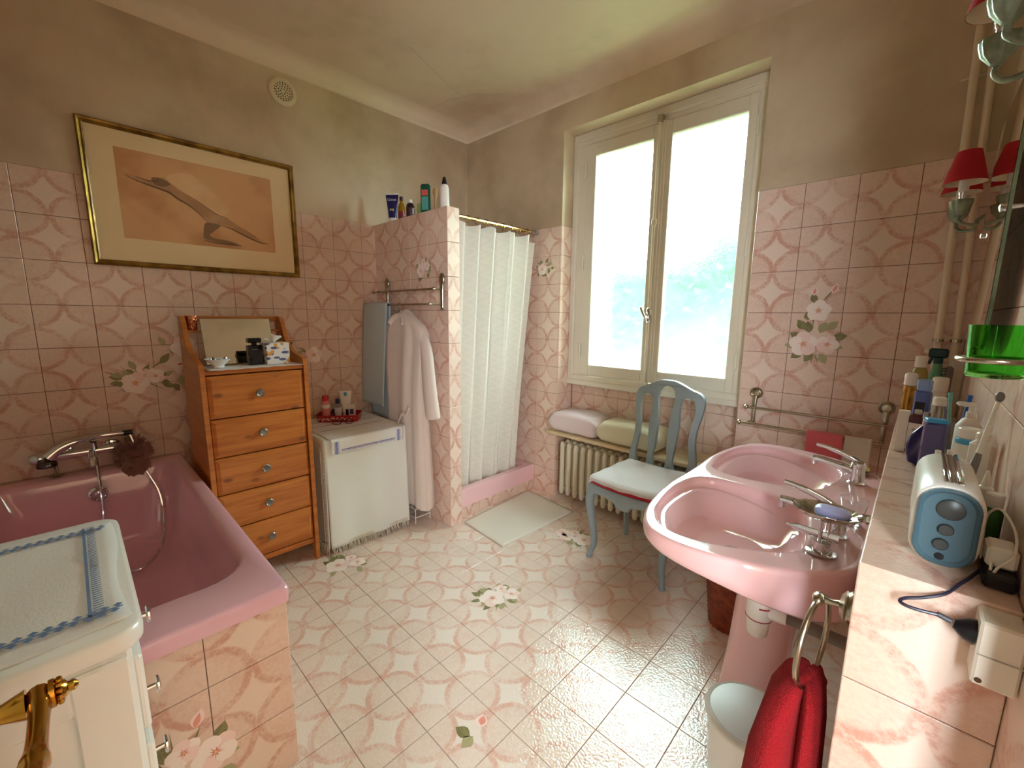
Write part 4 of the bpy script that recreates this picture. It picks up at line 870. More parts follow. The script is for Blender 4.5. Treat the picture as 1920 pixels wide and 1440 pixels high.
# ================================================================== bottles on the partition top
GP = 'bottles on top of the shower partition'; ZP = 2.001
M_TBLUE = mat('tube_blue', (34,32,96), .35)
t = bottle('detergent_tube', 'dark blue squeeze tube with white lettering on the partition', 'tube', (.175,-.826,ZP), [('cap', cylp(.026,0,.03), M_WHT), ('tube_body', ('tubebox',.027,.045,.03,.185), M_TBLUE), ('crimp', ('box',.0016,.046,.184,.196,.0005), M_WHT), ('picture', ('box',.0185,.014,.055,.09,.002), mat('lemon_print', (206,206,120), .5))], GP, rz=R(-50))
text_on('Génie', .026, (.175+.0125*math.cos(R(-50)), -.826+.0125*math.sin(R(-50)), ZP+.142), (-math.sin(R(-50)), math.cos(R(-50)), 0), (-.16*math.cos(R(-50)), -.16*math.sin(R(-50)), 1), mat('white_ink', (240,240,240), .5), t)
bottle('bath_oil_bottle', 'amber bath oil bottle with a dark brown cap on the partition', 'bottle', (.295,-.83,ZP), [('bottle_body', [(.021,0),(.023,.003),(.023,.082),(.018,.10),(.010,.112),(.010,.124)], mat('amber_oil', (190,140,24), .08, trans=.5)), ('label', cylp(.0234,.01,.055,.0005), mat('maroon_label', (120,32,34), .4)), ('cap', cylp(.0125,.124,.150), mat('dark_brown_cap', (48,22,24), .4))], GP)
bottle('syrup_bottle', 'dark brown glass bottle with a white cap on the partition', 'bottle', (.40,-.83,ZP), [('bottle_body', [(.025,0),(.027,.003),(.027,.070),(.021,.086),(.013,.092)], mat('brown_glass', (40,18,20), .06)), ('label', cylp(.0274,.012,.06,.0005), mat('brown_label', (66,36,38), .4)), ('cap', cylp(.0145,.092,.112), M_WHT)], GP)
bottle('soap_carton', 'low pale green soap carton on the partition', 'carton', (.51,-.82,ZP), [('carton', ('box',.030,.010,0,.075,.001), mat('pale_green_card', (150,178,104), .5)), ('edge_stripe', ('box',.0305,.0104,.0,.006,.0005), mat('cream_card', (220,214,180), .5))], GP, rz=R(8))
bottle('shampoo_bottle', 'tall flat dark green shampoo bottle on the partition', 'bottle', (.575,-.83,ZP), [('bottle_body', ('box',.030,.015,0,.175,.008), mat('dark_green_plastic', (22,86,66), .2)), ('red_label', ('box',.0212,.0156,.105,.140,.001), mat('red_print', (206,92,84), .5)), ('teal_panel', ('box',.022,.0157,.02,.10,.001), mat('teal_panel', (90,160,158), .3))], GP, rz=R(34))
bottle('back_brush', 'wooden handled bath brush standing behind the green shampoo', 'brush', (.635,-.80,ZP), [('handle', [(.006,0),(.006,.09),(.012,.105),(.016,.125),(.012,.145),(.004,.150)], mat('brush_wood', (170,130,84), .5))], GP)
t = bottle('spray_bottle', 'white bottle with a black pointed cap at the partition end', 'bottle', (.765,-.828,ZP), [('bottle_body', [(.026,0),(.028,.003),(.0275,.06),(.027,.115),(.022,.130),(.016,.136)], M_WHT), ('cap', [(.0165,.134),(.0165,.142),(.010,.17),(.007,.178),(.002,.181)], M_BLACK)], GP)
# ================================================================== picture, vent, bath mat
pic = thing('framed_picture', 'gilt framed sepia figure drawing on the left wall', 'picture', (0,-1.88,1.93))
PY0, PY1, PZ0, PZ1 = -2.350, -1.412, 1.597, 2.262
fmb = MB()
def fq(d, x): return [(x,PY0+d,PZ0+d),(x,PY1-d,PZ0+d),(x,PY1-d,PZ1-d),(x,PY0+d,PZ1-d)]
fmb.rings([fq(0,.004), fq(0,.020), fq(.006,.026), fq(.014,.022), fq(.020,.025), fq(.026,.017), fq(.027,.010)], True, False, False)
fmb.build('frame', M_GILT, pic, angle=30)
MB().box(.004,.010,PY0+.015,PY1-.015,PZ0+.015,PZ1-.015).build('mount', mat('cream_mount', (240,216,172), .8), pic, smooth=False)
M_SEP = paint_mat('sepia_paper', (222,172,122), (198,138,90), 2.2, .40, .62)
A0, A1, B0, B1 = -2.228, -1.542, 1.735, 2.158
pr = MB().box(.0100,.0108,A0,A1,B0,B1).build('print', M_SEP, pic, smooth=False)
def fig(pts, m, nm, x=.0112):
    mb = MB(); P = [(x, A0+(A1-A0)*a, B1-(B1-B0)*b2) for a, b2 in smoothc(pts, 5)]
    mb.add(P, [tuple(range(len(P)))]); o = mb.build(nm, m, pr, smooth=False); return o
M_CHALK = paint_mat('brown_chalk', (202,154,110), (176,128,90), 9, .3, .7); M_CHALK2 = paint_mat('pale_chalk', (232,190,144), (220,172,124), 6, .3, .7); M_CHALK3 = mat('dark_chalk', (146,112,84), .9)
fig([(.30,.20),(.42,.14),(.52,.24),(.60,.36),(.68,.46),(.62,.60),(.52,.56),(.42,.44),(.32,.40),(.26,.32)], M_CHALK2, 'pale_glow', .01105)
fig([(.03,.26),(.10,.285),(.17,.31),(.22,.30),(.235,.26),(.27,.25),(.30,.29),(.36,.36),(.44,.43),(.52,.52),(.58,.58),(.66,.62),(.74,.70),(.82,.77),(.90,.85),(.955,.885),(.90,.885),(.82,.845),(.74,.79),(.66,.73),(.60,.72),(.56,.78),(.52,.86),(.57,.89),(.66,.90),(.745,.955),(.66,.95),(.55,.945),(.475,.93),(.47,.86),(.50,.75),(.505,.69),(.46,.60),(.40,.52),(.34,.47),(.29,.41),(.24,.385),(.17,.36),(.10,.33),(.05,.29)], M_CHALK, 'reclining_figure')
fig([(.495,.72),(.54,.70),(.60,.72),(.56,.79),(.52,.86),(.57,.895),(.66,.91),(.72,.945),(.60,.935),(.49,.915),(.478,.86)], M_CHALK3, 'bent_leg', .01125)
fig([(.19,.28),(.225,.255),(.27,.27),(.30,.31),(.26,.35),(.21,.345)], M_CHALK3, 'head', .01125)
def stroke(pts, w_, x=.0114):
    P = smoothc(pts, 6, False); mb = MB(); n = len(P)
    L3 = [Vector((x, A0+(A1-A0)*a, B1-(B1-B0)*b2)) for a, b2 in P]
    for i in range(n-1):
        t = (L3[i+1]-L3[i]).normalized(); nn_ = Vector((0,-t.z,t.y)); wa, wb = (w_*math.sin(math.pi*(i+.3)/n)+.0006 for i in (i, i+1))
        mb.add([tuple(L3[i]+nn_*wa), tuple(L3[i]-nn_*wa), tuple(L3[i+1]-nn_*wb), tuple(L3[i+1]+nn_*wb)], [(0,1,2,3)])
    mb.build('chalk_line', mat('charcoal_line', (118,92,70), .9), pr, smooth=False)
stroke([(.04,.29),(.10,.33),(.17,.36),(.24,.385),(.29,.41),(.34,.47),(.40,.52),(.46,.60),(.505,.69)], .0042); stroke([(.60,.72),(.66,.735),(.74,.79),(.82,.845),(.90,.885),(.95,.885)], .0034); stroke([(.475,.93),(.55,.945),(.66,.95),(.74,.955)], .003); stroke([(.10,.285),(.17,.31),(.22,.30),(.235,.26)], .0022); stroke([(.44,.43),(.52,.52),(.58,.58),(.66,.62)], .0014)
M_PGL = bpy.data.materials.new('picture_glass'); M_PGL.use_nodes = True; g = NT(M_PGL); nt = M_PGL.node_tree; nt.nodes.remove(nt.nodes['Principled BSDF'])
t1 = g.n.new('ShaderNodeBsdfTransparent'); t2 = g.n.new('ShaderNodeBsdfGlossy'); t2.inputs['Roughness'].default_value = .05; frn = g.n.new('ShaderNodeFresnel'); frn.inputs[0].default_value = 1.18
ms = g.n.new('ShaderNodeMixShader'); g.l.new(frn.outputs[0], ms.inputs[0]); g.l.new(t1.outputs[0], ms.inputs[1]); g.l.new(t2.outputs[0], ms.inputs[2]); g.l.new(ms.outputs[0], nt.nodes['Material Output'].inputs['Surface']); MATS['picture_glass'] = M_PGL
MB().add([(.0125,PY0+.025,PZ0+.025),(.0125,PY1-.025,PZ0+.025),(.0125,PY1-.025,PZ1-.025),(.0125,PY0+.025,PZ1-.025)],[(0,1,2,3)]).build('pane', M_PGL, pic, smooth=False)
vt = thing('air_vent', 'round cream extractor vent grille high on the left wall', 'vent', (0,-1.432,2.676))
VC = (0,-1.432,2.676); M_VENT = mat('vent_plastic', (222,208,176), .5)
mb = MB(); mb.lathe([(.078,.0),(.078,.004),(.070,.012),(.055,.014),(.050,.006),(.0001,.005)], VC, 36, 0, 'x'); mb.build('vent_cover', M_VENT, vt)
mb = MB()
for rr_, n_ in ((.014,6),(.026,11),(.038,16),(.047,20)):
    for j in range(n_):
        a = 6.2832*j/n_; mb.lathe([(.0034,.0),(.0034,.0012)], (.0056, VC[1]+rr_*math.cos(a), VC[2]+rr_*math.sin(a)), 6, 0, 'x')
mb.build('vent_holes', mat('vent_dark', (60,48,34), .8), vt, smooth=False)['kind'] = 'stuff'
mt_ = MB(); c4 = [Vector((.856,-.770,.0)), Vector((.812,-.085,.0)), Vector((1.281,-.130,.0)), Vector((1.252,-.805,.0))]
def matf(u, v):
    p = (c4[0]*(1-u)+c4[3]*u)*(1-v)+(c4[1]*(1-u)+c4[2]*u)*v
    return (p.x, p.y, .010+.0015*math.sin(u*9+v*5))
mt_.grid(matf, 20, 26); tag(mt_.build('bath_mat', mat('cream_terry', (240,235,220), .95, bump=.6, bscale=300, sheen=.3), None, mod={'solid': .009, 'off': -1}), 'cream terry bath mat in front of the shower', 'bath mat')
# ================================================================== radiator, shelf, folded towels
M_RAD = mat('radiator_enamel', (222,214,192), .35)
ra = thing('radiator', 'cream cast iron column radiator under the window', 'radiator', (1.62,.05,0))
RZ0, RZ1 = .055, .462
for i in range(18):
    x = 1.100+.060*i; mb = MB()
    for y in (-.030,.035,.10):
        P = [(x,y,RZ0+.012),(x,y,RZ0+.03),(x,y,RZ1-.03),(x,y,RZ1-.012)]; mb.tube([(x,y,RZ0),(x,y,RZ0+.008),(x,y,RZ0+.025)]+[(x,y,RZ0+.06),(x,y,RZ1-.06)]+[(x,y,RZ1-.025),(x,y,RZ1-.006),(x,y,RZ1)], [.004,.014,.0185,.0175,.0175,.0185,.014,.004], 10, flat=1.)
    mb.tube([(x,-.03,RZ0+.035),(x,.10,RZ0+.035)], .017, 8); mb.tube([(x,-.03,RZ1-.035),(x,.10,RZ1-.035)], .017, 8)
    mb.build('fin', M_RAD, ra)
mb = MB()
for z in (RZ0+.035,RZ1-.035): mb.tube([(1.07,.05,z),(2.16,.05,z)], .016, 10)
mb.build('header', M_RAD, ra)
for x in (1.2, 1.95):
    for z in (.30,): MB().tube([(x+.03,.10,z),(x+.03,ND,z)], .008, 8).build('wall_bracket', M_RAD, ra)
sh = thing('radiator_shelf', 'cream stone shelf above the radiator', 'shelf', (1.6,.05,.53))
M_STONE = mat('cream_stone', (224,205,168), .4, col2=(206,182,142), vscale=9)
mb = MB(); mb.box(.985, 2.235, -.098, -.002, .516, .541, 0, .006); mb.box(NX0+.003, NX1-.003, -.004, ND-.003, .516, .541); mb.build('slab', M_STONE, sh, angle=40)
for x in (1.25,1.95): MB().box(x-.012,x+.012,.02,ND-.002,.48,.516,0,.002).build('bracket', M_NICKEL, sh)
def folded(name, label, m, x0, x1, y0, y1, z0, z1, seed, layers=3):
    t = thing(name, label, 'towel', ((x0+x1)/2,(y0+y1)/2,z0), 'folded towels on the radiator shelf'); rn = random.Random(seed); hl_ = (z1-z0)/layers
    for k in range(layers):
        ph1, ph2 = rn.uniform(0,6), rn.uniform(0,6); za, zb = z0+hl_*k, z0+hl_*(k+1)-.001; d = rn.uniform(-.004,.006); n = 18; rs = []
        for i in range(15):
            u = i/14; x = x0+(x1-x0)*u; ring = []; e = min(1, min(u, 1-u)*12)**.5
            for j in range(n):
                a = 2*math.pi*j/n; ca, sa = math.cos(a), math.sin(a); yy = (y0+y1)/2+((y1-y0)/2+d)*math.copysign(abs(ca)**.35, ca); zz = (za+zb)/2+(zb-za)/2*math.copysign(abs(sa)**.6, sa)*(.55+.45*e)
                bulge = .010*math.sin(u*3.14)*(1 if sa > 0 else .0)*(k == layers-1)
                ring.append((x+.004*math.sin(zz*90+ph1), yy+.003*math.sin(u*14+ph2), zz+bulge+.003*(k == layers-1)*math.sin(u*8+a*2+ph1)*(sa > 0)))
            rs.append(ring)
        MB().rings(rs, True, True, True).build('fold', m, t, angle=180)
    return t
folded('folded_towel', 'pale pink folded towel on the shelf corner above the radiator', mat('pink_terry', (238,218,220), .95, bump=.5, bscale=420, sheen=.3), 1.016, 1.405, -.088, .155, .542, .685, 1, 1)
folded('folded_towel', 'cream folded towel on the radiator shelf behind the chair', mat('cream_terry2', (230,222,192), .95, bump=.5, bscale=420, sheen=.3), 1.412, 1.845, -.088, .15, .542, .68, 2, 1)
# ================================================================== chair
M_CHAIR = mat('grey_blue_paint', (150,166,174), .45, bump=.1, bscale=60, var=.08)
chr_ = thing('side_chair', 'grey blue cabriole chair with pierced splat back before the radiator', 'chair', (1.905,-.33,0))
XC = 1.893; YB = -.155
def back3(a, b2, t):   # a across, b2 height above .42, t thickness 0..1 ; leaning back, slightly curved
    lean = .085*max(0, b2)/.6+.03*(a/.2)**2
    return (XC+a, YB+lean-.026*t, .42+b2)
half = [(0,.592),(.045,.588),(.09,.570),(.135,.548),(.175,.532),(.198,.505),(.205,.465),(.197,.40),(.184,.33),(.182,.25),(.196,.16),(.203,.09),(.200,.03),(.198,0)]
outer = smoothc([(a,b2) for a,b2 in half]+[(0,-.012)]+[(-a,b2) for a,b2 in half[::-1][:-1]], 5)
def hole(c, ws): return smoothc([(c+w_[1], w_[0]) for w_ in ws]+[(c+w_[2], w_[0]) for w_ in ws[::-1]], 5)
hc = hole(0, [(.558,.012,-.012),(.535,.042,-.042),(.48,.050,-.050),(.40,.038,-.038),(.30,.034,-.034),(.20,.036,-.036),(.16,.044,-.044),(.12,.040,-.040),(.08,.034,-.034),(.062,.012,-.012)])
hsd = [(.500,.008,-.014),(.480,.034,-.036),(.42,.044,-.040),(.34,.030,-.034),(.26,.026,-.038),(.18,.036,-.044),(.12,.038,-.046),(.08,.020,-.032),(.07,.002,-.010)]
h1 = hole(.122, [(z,a,b2) for z,a,b2 in hsd]); h2 = hole(-.122, [(z,-b2,-a) for z,a,b2 in hsd])
plate(outer, [hc, h1, h2], back3, 1).build('backrest', M_CHAIR, chr_, angle=50)
SZ = .455
# seat rail with scalloped apron
fx, fy, ry = .232, -.555, -.165
seat_o = smoothc([(XC-fx,fy+.06),(XC-fx+.02,fy+.015),(XC-.1,fy-.008),(XC,fy-.014),(XC+.1,fy-.008),(XC+fx-.02,fy+.015),(XC+fx,fy+.06),(XC+fx-.01,-.35),(XC+.200,ry),(XC+.1,ry+.008),(XC-.1,ry+.008),(XC-.200,ry),(XC-fx+.01,-.35)], 6)
def offset2(P, d):
    n = len(P); out_ = []
    for i in range(n):
        a, b2 = Vector(P[i-1][:2]), Vector(P[(i+1) % n][:2]); t = (b2-a).normalized(); out_.append((P[i][0]+t.y*d, P[i][1]-t.x*d))
    return out_
def apron(p):   # lower edge: deeper at the middle of each side, arched next to legs
    dx = abs(p[0]-XC)/fx; s = math.cos(min(1, dx)*math.pi*1.0)
    return SZ-.045-.022*(.5+.5*math.cos(dx*2*math.pi*.9))-(.02 if dx < .15 else 0)
mb = MB(); ccw = offset2(seat_o, .006); inn = offset2(seat_o, -.02)
mb.rings([[(x,y,apron((x,y))) for x,y in inn], [(x,y,apron((x,y))) for x,y in seat_o], [(x,y,apron((x,y))+.012) for x,y in ccw], [(x,y,SZ-.012) for x,y in ccw], [(x,y,SZ) for x,y in seat_o], [(x,y,SZ) for x,y in inn]], True, False, True)
mb.build('seat_rail', M_CHAIR, chr_, angle=50)
mb = MB(); i1 = offset2(seat_o, -.006); i2 = offset2(seat_o, -.012); i3 = offset2(seat_o, -.05)
mb.rings([[(x,y,SZ) for x,y in i1], [(x,y,SZ+.020) for x,y in i1], [(x,y,SZ+.034) for x,y in i2], [(x,y,SZ+.042) for x,y in i3]], True, True, True)
mb.build('seat_cushion', mat('crimson_velvet', (176,16,40), .8, sheen=.5), chr_, angle=60)
for sx_ in (-1, 1):
    x = XC+sx_*.205
    P = smoothc([(x,fy+.045,SZ-.01),(x+sx_*.012,fy+.035,.40),(x+sx_*.018,fy+.030,.34),(x+sx_*.006,fy+.045,.22),(x-sx_*.004,fy+.058,.10),(x+sx_*.004,fy+.052,.045),(x+sx_*.012,fy+.040,.018),(x+sx_*.012,fy+.038,.0)], 5, False)
    n = len(P); rad = [.032-.018*min(1, (i/(n-1))*1.35) if i < n-8 else (.0145 if i < n-4 else .019) for i in range(n)]
    MB().tube(P, rad, 12).build('leg', M_CHAIR, chr_)
    x = XC+sx_*.185
    MB().tube(smoothc([(x,ry+.0,SZ-.01),(x,ry+.004,.30),(x+sx_*.004,ry+.012,.12),(x+sx_*.006,ry+.026,.0)], 5, False), [.026]*4+[.022]*5+[.017]*7, 4).build('leg', M_CHAIR, chr_, angle=30)
# white towel on the seat
tw = MB()
def tow(u, v):
    x = XC-.222+.444*u; y = -.165-.41*v; edge = max(0, abs(u-.5)*2-.92)/.08; z = SZ+.047+.010*math.sin(math.pi*u)*math.sin(math.pi*min(1,v*1.1))+.0022*math.sin(u*9+v*7)+.0016*math.sin(u*23-v*19)
    if v > .93: z -= .020*((v-.93)/.07)**1.5
    if edge > 0: z -= .016*edge
    wid = 1-.10*(1-v)-.10*max(0,(v-.8)/.2)**2; x = XC+(x-XC)*wid
    return (x, y+.012*math.sin(math.pi*u)*(-1)*(v > .5), z)
tw.grid(tow, 40, 40); tag(tw.build('seat_towel', mat('white_terry', (240,234,234), .95, bump=.7, bscale=420, sheen=.3), None, mod={'solid': .010, 'off': 1}), 'white terry towel laid over the chair seat', 'towel')
# ================================================================== towel rail on the window wall with two towels
r2_ = thing('towel_rail', 'nickel double towel rail with round rosettes under the printed flowers', 'towel rail', (2.56,0,.9))
for x in (2.325, 2.842):
    mb = MB(); rs_ = [(.030,0),(.030,.006),(.026,.010),(.021,.006),(.016,.012),(.004,.014)]
    mb.lathe([(a,-b2) for a,b2 in rs_], (x,0,.985), 24, 0, 'y'); mb.tube([(x,-.010,.97),(x,-.016,.92),(x,-.016,.82)], [.012,.010,.008], 10, flat=.5); mb.build('bracket', M_NICKEL, r2_)
    for z, d in ((.915,.055),(.838,.095)):
        mb = MB(); mb.tube([(x,-.014,z),(x-(.01 if x < 2.5 else -.01),-d,z)], .006, 8); mb.build('arm', M_NICKEL, r2_)
for z, d, x0, x1 in ((.915,.055,2.298,2.842),(.838,.095,2.282,2.842)):
    mb = MB(); mb.tube([(x0,-d,z),(x1,-d,z)], .0065, 10); mb.sphere((x0,-d,z), .0125, 14); mb.build('bar', M_NICKEL, r2_)
def hang(name, label, m, x0, x1, yb, zb, drop, th_=.006):
    def f_(u, v):
        s = v*(2*drop+.04)
        if s < drop: z = zb-drop+s; y = yb+.012+.002*math.sin(u*7)
        elif s < drop+.04: a = (s-drop)/.04*math.pi; y = yb+.012*math.cos(a); z = zb+.004+.010*math.sin(a)
        else: z = zb-(s-drop-.04); y = yb-.012-.004*math.sin(u*6+s*10)
        return (x0+(x1-x0)*u, y, z)
    return tag(MB().grid(f_, 14, 30).build(name, m, None, mod={'solid': th_}), label, 'towel')
M_CORAL = mat('coral_terry', (230,108,118), .95, bump=.5, bscale=420, sheen=.3)
hang('guest_towel', 'coral red guest towel on the lower rail behind the washbasin', M_CORAL, 2.578, 2.715, -.095, .838, .16)
hang('guest_towel', 'small white guest towel hanging beside the coral one', mat('white_terry2', (232,222,212), .95, bump=.5, bscale=420), 2.722, 2.815, -.095, .838, .11)
# ================================================================== double washbasin on pedestal
bs = thing('double_washbasin', 'pink porcelain double washbasin on a pedestal', 'washbasin', (2.62,-.92,0))
BC, BZ = -.92, .82
hf = [(2.881,0),(2.881,.18),(2.880,.30),(2.874,.365),(2.848,.425),(2.80,.480),(2.72,.530),(2.62,.560),(2.53,.568),(2.46,.548),(2.415,.500),(2.385,.420),(2.364,.310),(2.354,.200),(2.356,.090),(2.358,0)]
ctr = smoothc([(x,BC-d) for x,d in hf]+[(x,BC+d) for x,d in hf[::-1][1:-1]], 5)   # clockwise seen from above?
def area(P): return sum(P[i-1][0]*P[i][1]-P[i][0]*P[i-1][1] for i in range(len(P)))/2
if area(ctr) < 0: ctr = ctr[::-1]
bh = [(2.432,.447),(2.395,.36),(2.385,.25),(2.393,.13),(2.418,.068),(2.485,.040),(2.60,.050),(2.69,.078),(2.735,.13),(2.752,.22),(2.762,.33),(2.745,.40),(2.68,.455),(2.60,.495),(2.52,.508),(2.465,.488)]
bowls = []
for sg_ in (-1, 1):
    P = smoothc([(x,BC+sg_*d) for x,d in bh], 5)
    if area(P) < 0: P = P[::-1]
    bowls.append(P)
def zr(P, z): return [(x,y,z) for x,y in P]
bm = bmesh.new()
def ringv(P): return [bm.verts.new(p) for p in P]
def bridge(a, b2):
    n = len(a)
    for i in range(n): bm.faces.new((a[i], a[(i+1)%n], b2[(i+1)%n], b2[i]))
def zb_(x, k): # underside height
    t = min(1, max(0, (x-2.35)/.53)); return BZ-(.046+.122*t*t)*k
o0 = offset2(ctr, -.022); R0 = ringv(zr(o0, BZ)); prev = R0
for d, z in ((-.014,.0015),(-.007,.001),(-.002,-.004),(0,-.014)):
    q_ = ringv(zr(offset2(ctr, d), BZ+z)); bridge(prev, q_); prev = q_
for d, k in ((-.001,.6),(-.006,.85),(-.018,.97),(-.05,1.06),(-.12,1.16),(-.19,1.2)):
    P = offset2(ctr, 0) if d == 0 else [(2.62+(x-2.62)*(1+d/.26), BC+(y-BC)*(1+d/.5)) for x,y in ctr]
    q_ = ringv([(min(x,2.881),y,min(zb_(x,k), BZ-(.140 if d < -.15 else .118 if d < -.1 else .072 if d < -.04 else .0))) for x,y in P]); bridge(prev, q_); prev = q_
bm.faces.new(prev)
edges = [bm.edges.get((R0[i], R0[(i+1)%len(R0)])) for i in range(len(R0))]
for P in bowls:
    cx0 = sum(p[0] for p in P)/len(P); cy0 = sum(p[1] for p in P)/len(P)
    B0 = ringv(zr(offset2(P, .012), BZ)); prev = B0
    for d, z in ((.006,-.0015),(.001,-.006),(-.003,-.016)):
        q_ = ringv(zr(offset2(P, d), BZ+z)); bridge(prev, q_); prev = q_
    for s, z in ((.965,-.05),(.92,-.08),(.84,-.102),(.70,-.114),(.40,-.120),(.14,-.123)):
        q_ = ringv([(cx0+(x-cx0)*s+.02*(1-s), cy0+(y-cy0)*s, max(BZ+z, zb_(x, .62)) if s > .8 else BZ+z) for x,y in P]); bridge(prev, q_); prev = q_
    bm.faces.new(prev)
    edges += [bm.edges.get((B0[i], B0[(i+1)%len(B0)])) for i in range(len(B0))]
bmesh.ops.triangle_fill(bm, use_beauty=True, use_dissolve=False, edges=edges)
bmesh.ops.recalc_face_normals(bm, faces=bm.faces)
me = bpy.data.meshes.new('basin'); bm.to_mesh(me); bm.free(); me.materials.append(M_PINKB); link('basin', me, bs, True, 100)
mb = MB(); rs = []
for z, hx, hy, xc in ((0,.105,.125,2.625),(.03,.104,.124,2.625),(.06,.100,.118,2.627),(.25,.090,.105,2.635),(.45,.088,.108,2.645),(.58,.095,.130,2.65),(.68,.11,.16,2.655)):
    rs.append([(xc+hx*math.copysign(abs(math.cos(a))**.6, math.cos(a)), BC+hy*math.copysign(abs(math.sin(a))**.6, math.sin(a)), z) for a in (6.2832*j/40 for j in range(40))])
mb.rings(rs, True, True, True).build('pedestal', M_PINKB, bs, angle=60)
for y in (BC-.27, BC+.27):
    MB().lathe([(.022,0),(.024,.003),(.012,.004),(.008,.002)], (2.585,y,BZ-.1225), 18).build('drain', M_CHROME, bs)
# siphon under the near bowl
sp_ = thing('sink_siphon', 'white plastic bottle trap with red rings under the near bowl', 'siphon', (2.67,-1.20,.5))
SXY = (2.672,-1.195)
MB().lathe([(.016,.66),(.016,.72)], (SXY[0],SXY[1],0), 16).build('tailpiece', M_CHROME, sp_)
MB().lathe([(.022,.600),(.024,.604),(.024,.640),(.020,.645),(.020,.668)], (SXY[0],SXY[1],0), 20).build('collar_nut', M_WPL, sp_)
MB().lathe([(.028,.535),(.033,.537),(.033,.585),(.026,.602)], (SXY[0],SXY[1],0), 22).build('trap_body', M_WPL, sp_)
MB().lathe([(.022,.480),(.026,.484),(.031,.530),(.030,.535)], (SXY[0],SXY[1],0), 22).build('trap_cup', M_WPL, sp_)
M_REDR = mat('red_gasket', (178,42,50), .4)
for z, r in ((.535,.0332),(.604,.0245)): MB().lathe([(r,z-.0012),(r+.0008,z),(r,z+.0012)], (SXY[0],SXY[1],0), 22).build('gasket', M_REDR, sp_)
mb = MB(); mb.add([(SXY[0]+.0335*math.cos(a), SXY[1]+.0335*math.sin(a), .573+dz) for dz in (0,.005) for a in (R(-80+12*j) for j in range(5))], [(j,j+1,j+6,j+5) for j in range(4)]); mb.build('red_mark', M_REDR, sp_, smooth=False)
MB().tube([(SXY[0]+.02,SXY[1],.562),(SXY[0]+.065,SXY[1]+.005,.562)], .021, 14).build('elbow_nut', M_WPL, sp_)
MB().tube([(SXY[0]+.06,SXY[1]+.005,.562),(SXY[0]+.205,SXY[1]+.015,.552)], .0165, 14).build('waste_pipe', mat('grey_pvc', (126,122,112), .5), sp_)
# mixers
def mixer(y, label):
    t = thing('basin_mixer', label, 'tap', (2.815,y,BZ), 'mixers on the double washbasin')
    MB().lathe([(.026,0),(.027,.004),(.022,.008),(.020,.04),(.0195,.052)], (2.812,y,BZ), 22).build('body', M_CHROME, t)
    MB().tube(smoothc([(2.815,y,BZ+.035),(2.76,y,BZ+.050),(2.71,y,BZ+.060),(2.685,y,BZ+.060)],4,False), [.015]*5+[.012]*4+[.011]*4, 14).build('spout', M_CHROME, t)
    MB().lathe([(.0095,0),(.0095,.016)], (2.690,y,BZ+.040), 14).build('aerator', M_CHROME, t)
    mb = MB(); mb.lathe([(.0195,.052),(.021,.058),(.019,.072),(.010,.078)], (2.812,y,BZ), 22); mb.build('cartridge', M_CHROME, t)
    MB().tube(smoothc([(2.812,y,BZ+.072),(2.77,y,BZ+.092),(2.72,y-.002,BZ+.108),(2.69,y-.003,BZ+.112)],4,False), [.010]*4+[.009]*4+[.007]*5, 10, flat=.65).build('lever', M_CHROME, t)
    return t
mixer(BC-.235, 'chrome lever mixer on the near bowl of the washbasin'); mixer(BC+.255, 'chrome lever mixer on the far bowl of the washbasin')
# soap stand, soaps, tumbler
ss = thing('soap_stand', 'silver scallop soap dish on a chrome stand by the near tap', 'soap dish', (2.80,-1.285,BZ))
SC = (2.80,-1.285)
MB().lathe([(.030,0),(.031,.004),(.026,.007),(.012,.008)], (SC[0],SC[1],BZ+.002), 22).build('foot', M_CHROME, ss)
mb = MB()
for a in (0,2.1,4.2): mb.tube([(SC[0]+.010*math.cos(a),SC[1]+.010*math.sin(a),BZ+.006),(SC[0]+.010*math.cos(a),SC[1]+.010*math.sin(a),BZ+.086)], .0035, 8)
mb.build('column', M_CHROME, ss)
MB().lathe([(.018,0),(.018,.022)], (SC[0],SC[1],BZ+.010), 16).build('sleeve', M_CHROME, ss)
mb = MB(); mb.tube(smoothc([(SC[0]-.075,SC[1],BZ+.050),(SC[0]-.03,SC[1],BZ+.047),(SC[0]+.03,SC[1],BZ+.046)],4,False), [.003]*2+[.010]*5+[.012]*2, 12, flat=.3); mb.build('tray_arm', M_CHROME, ss)
mb = MB(); NS = 48; rs = []
for r_, z in ((.012,.088),(.035,.091),(.052,.100),(.060,.110),(.0595,.111),(.050,.1025),(.033,.094),(.002,.0915)):
    rs.append([(SC[0]+r_*1.12*(1+.03*math.cos(16*a)*(r_ > .03))*math.cos(a), SC[1]+r_*.86*(1+.03*math.cos(16*a)*(r_ > .03))*math.sin(a), BZ+z) for a in (6.2832*j/NS for j in range(NS))])
mb.rings(rs, True, True, True); mb.tube(smoothc([(SC[0]+.058,SC[1],BZ+.106),(SC[0]+.072,SC[1],BZ+.112),(SC[0]+.080,SC[1],BZ+.110)],3,False), [.006]*3+[.012]*4, 10, flat=.35); mb.build('scallop_dish', mat('silver_plate', (196,190,176), .16, metal=1), ss, angle=60)
mb = MB(); rs = []
for z, k in ((.0965,.75),(.100,.97),(.106,1.03),(.113,1.0),(.1175,.86),(.119,.6)):
    rs.append([(SC[0]+.012+.034*k*math.copysign(abs(math.cos(a))**.6,math.cos(a)), SC[1]+.022*k*math.copysign(abs(math.sin(a))**.6,math.sin(a)), BZ+z) for a in (6.2832*j/28 for j in range(28))])
tag(mb.rings(rs, True, True, True).build('soap_bar', mat('lavender_soap', (164,166,208), .4), None, angle=60), 'lavender soap bar lying in the scallop dish', 'soap')
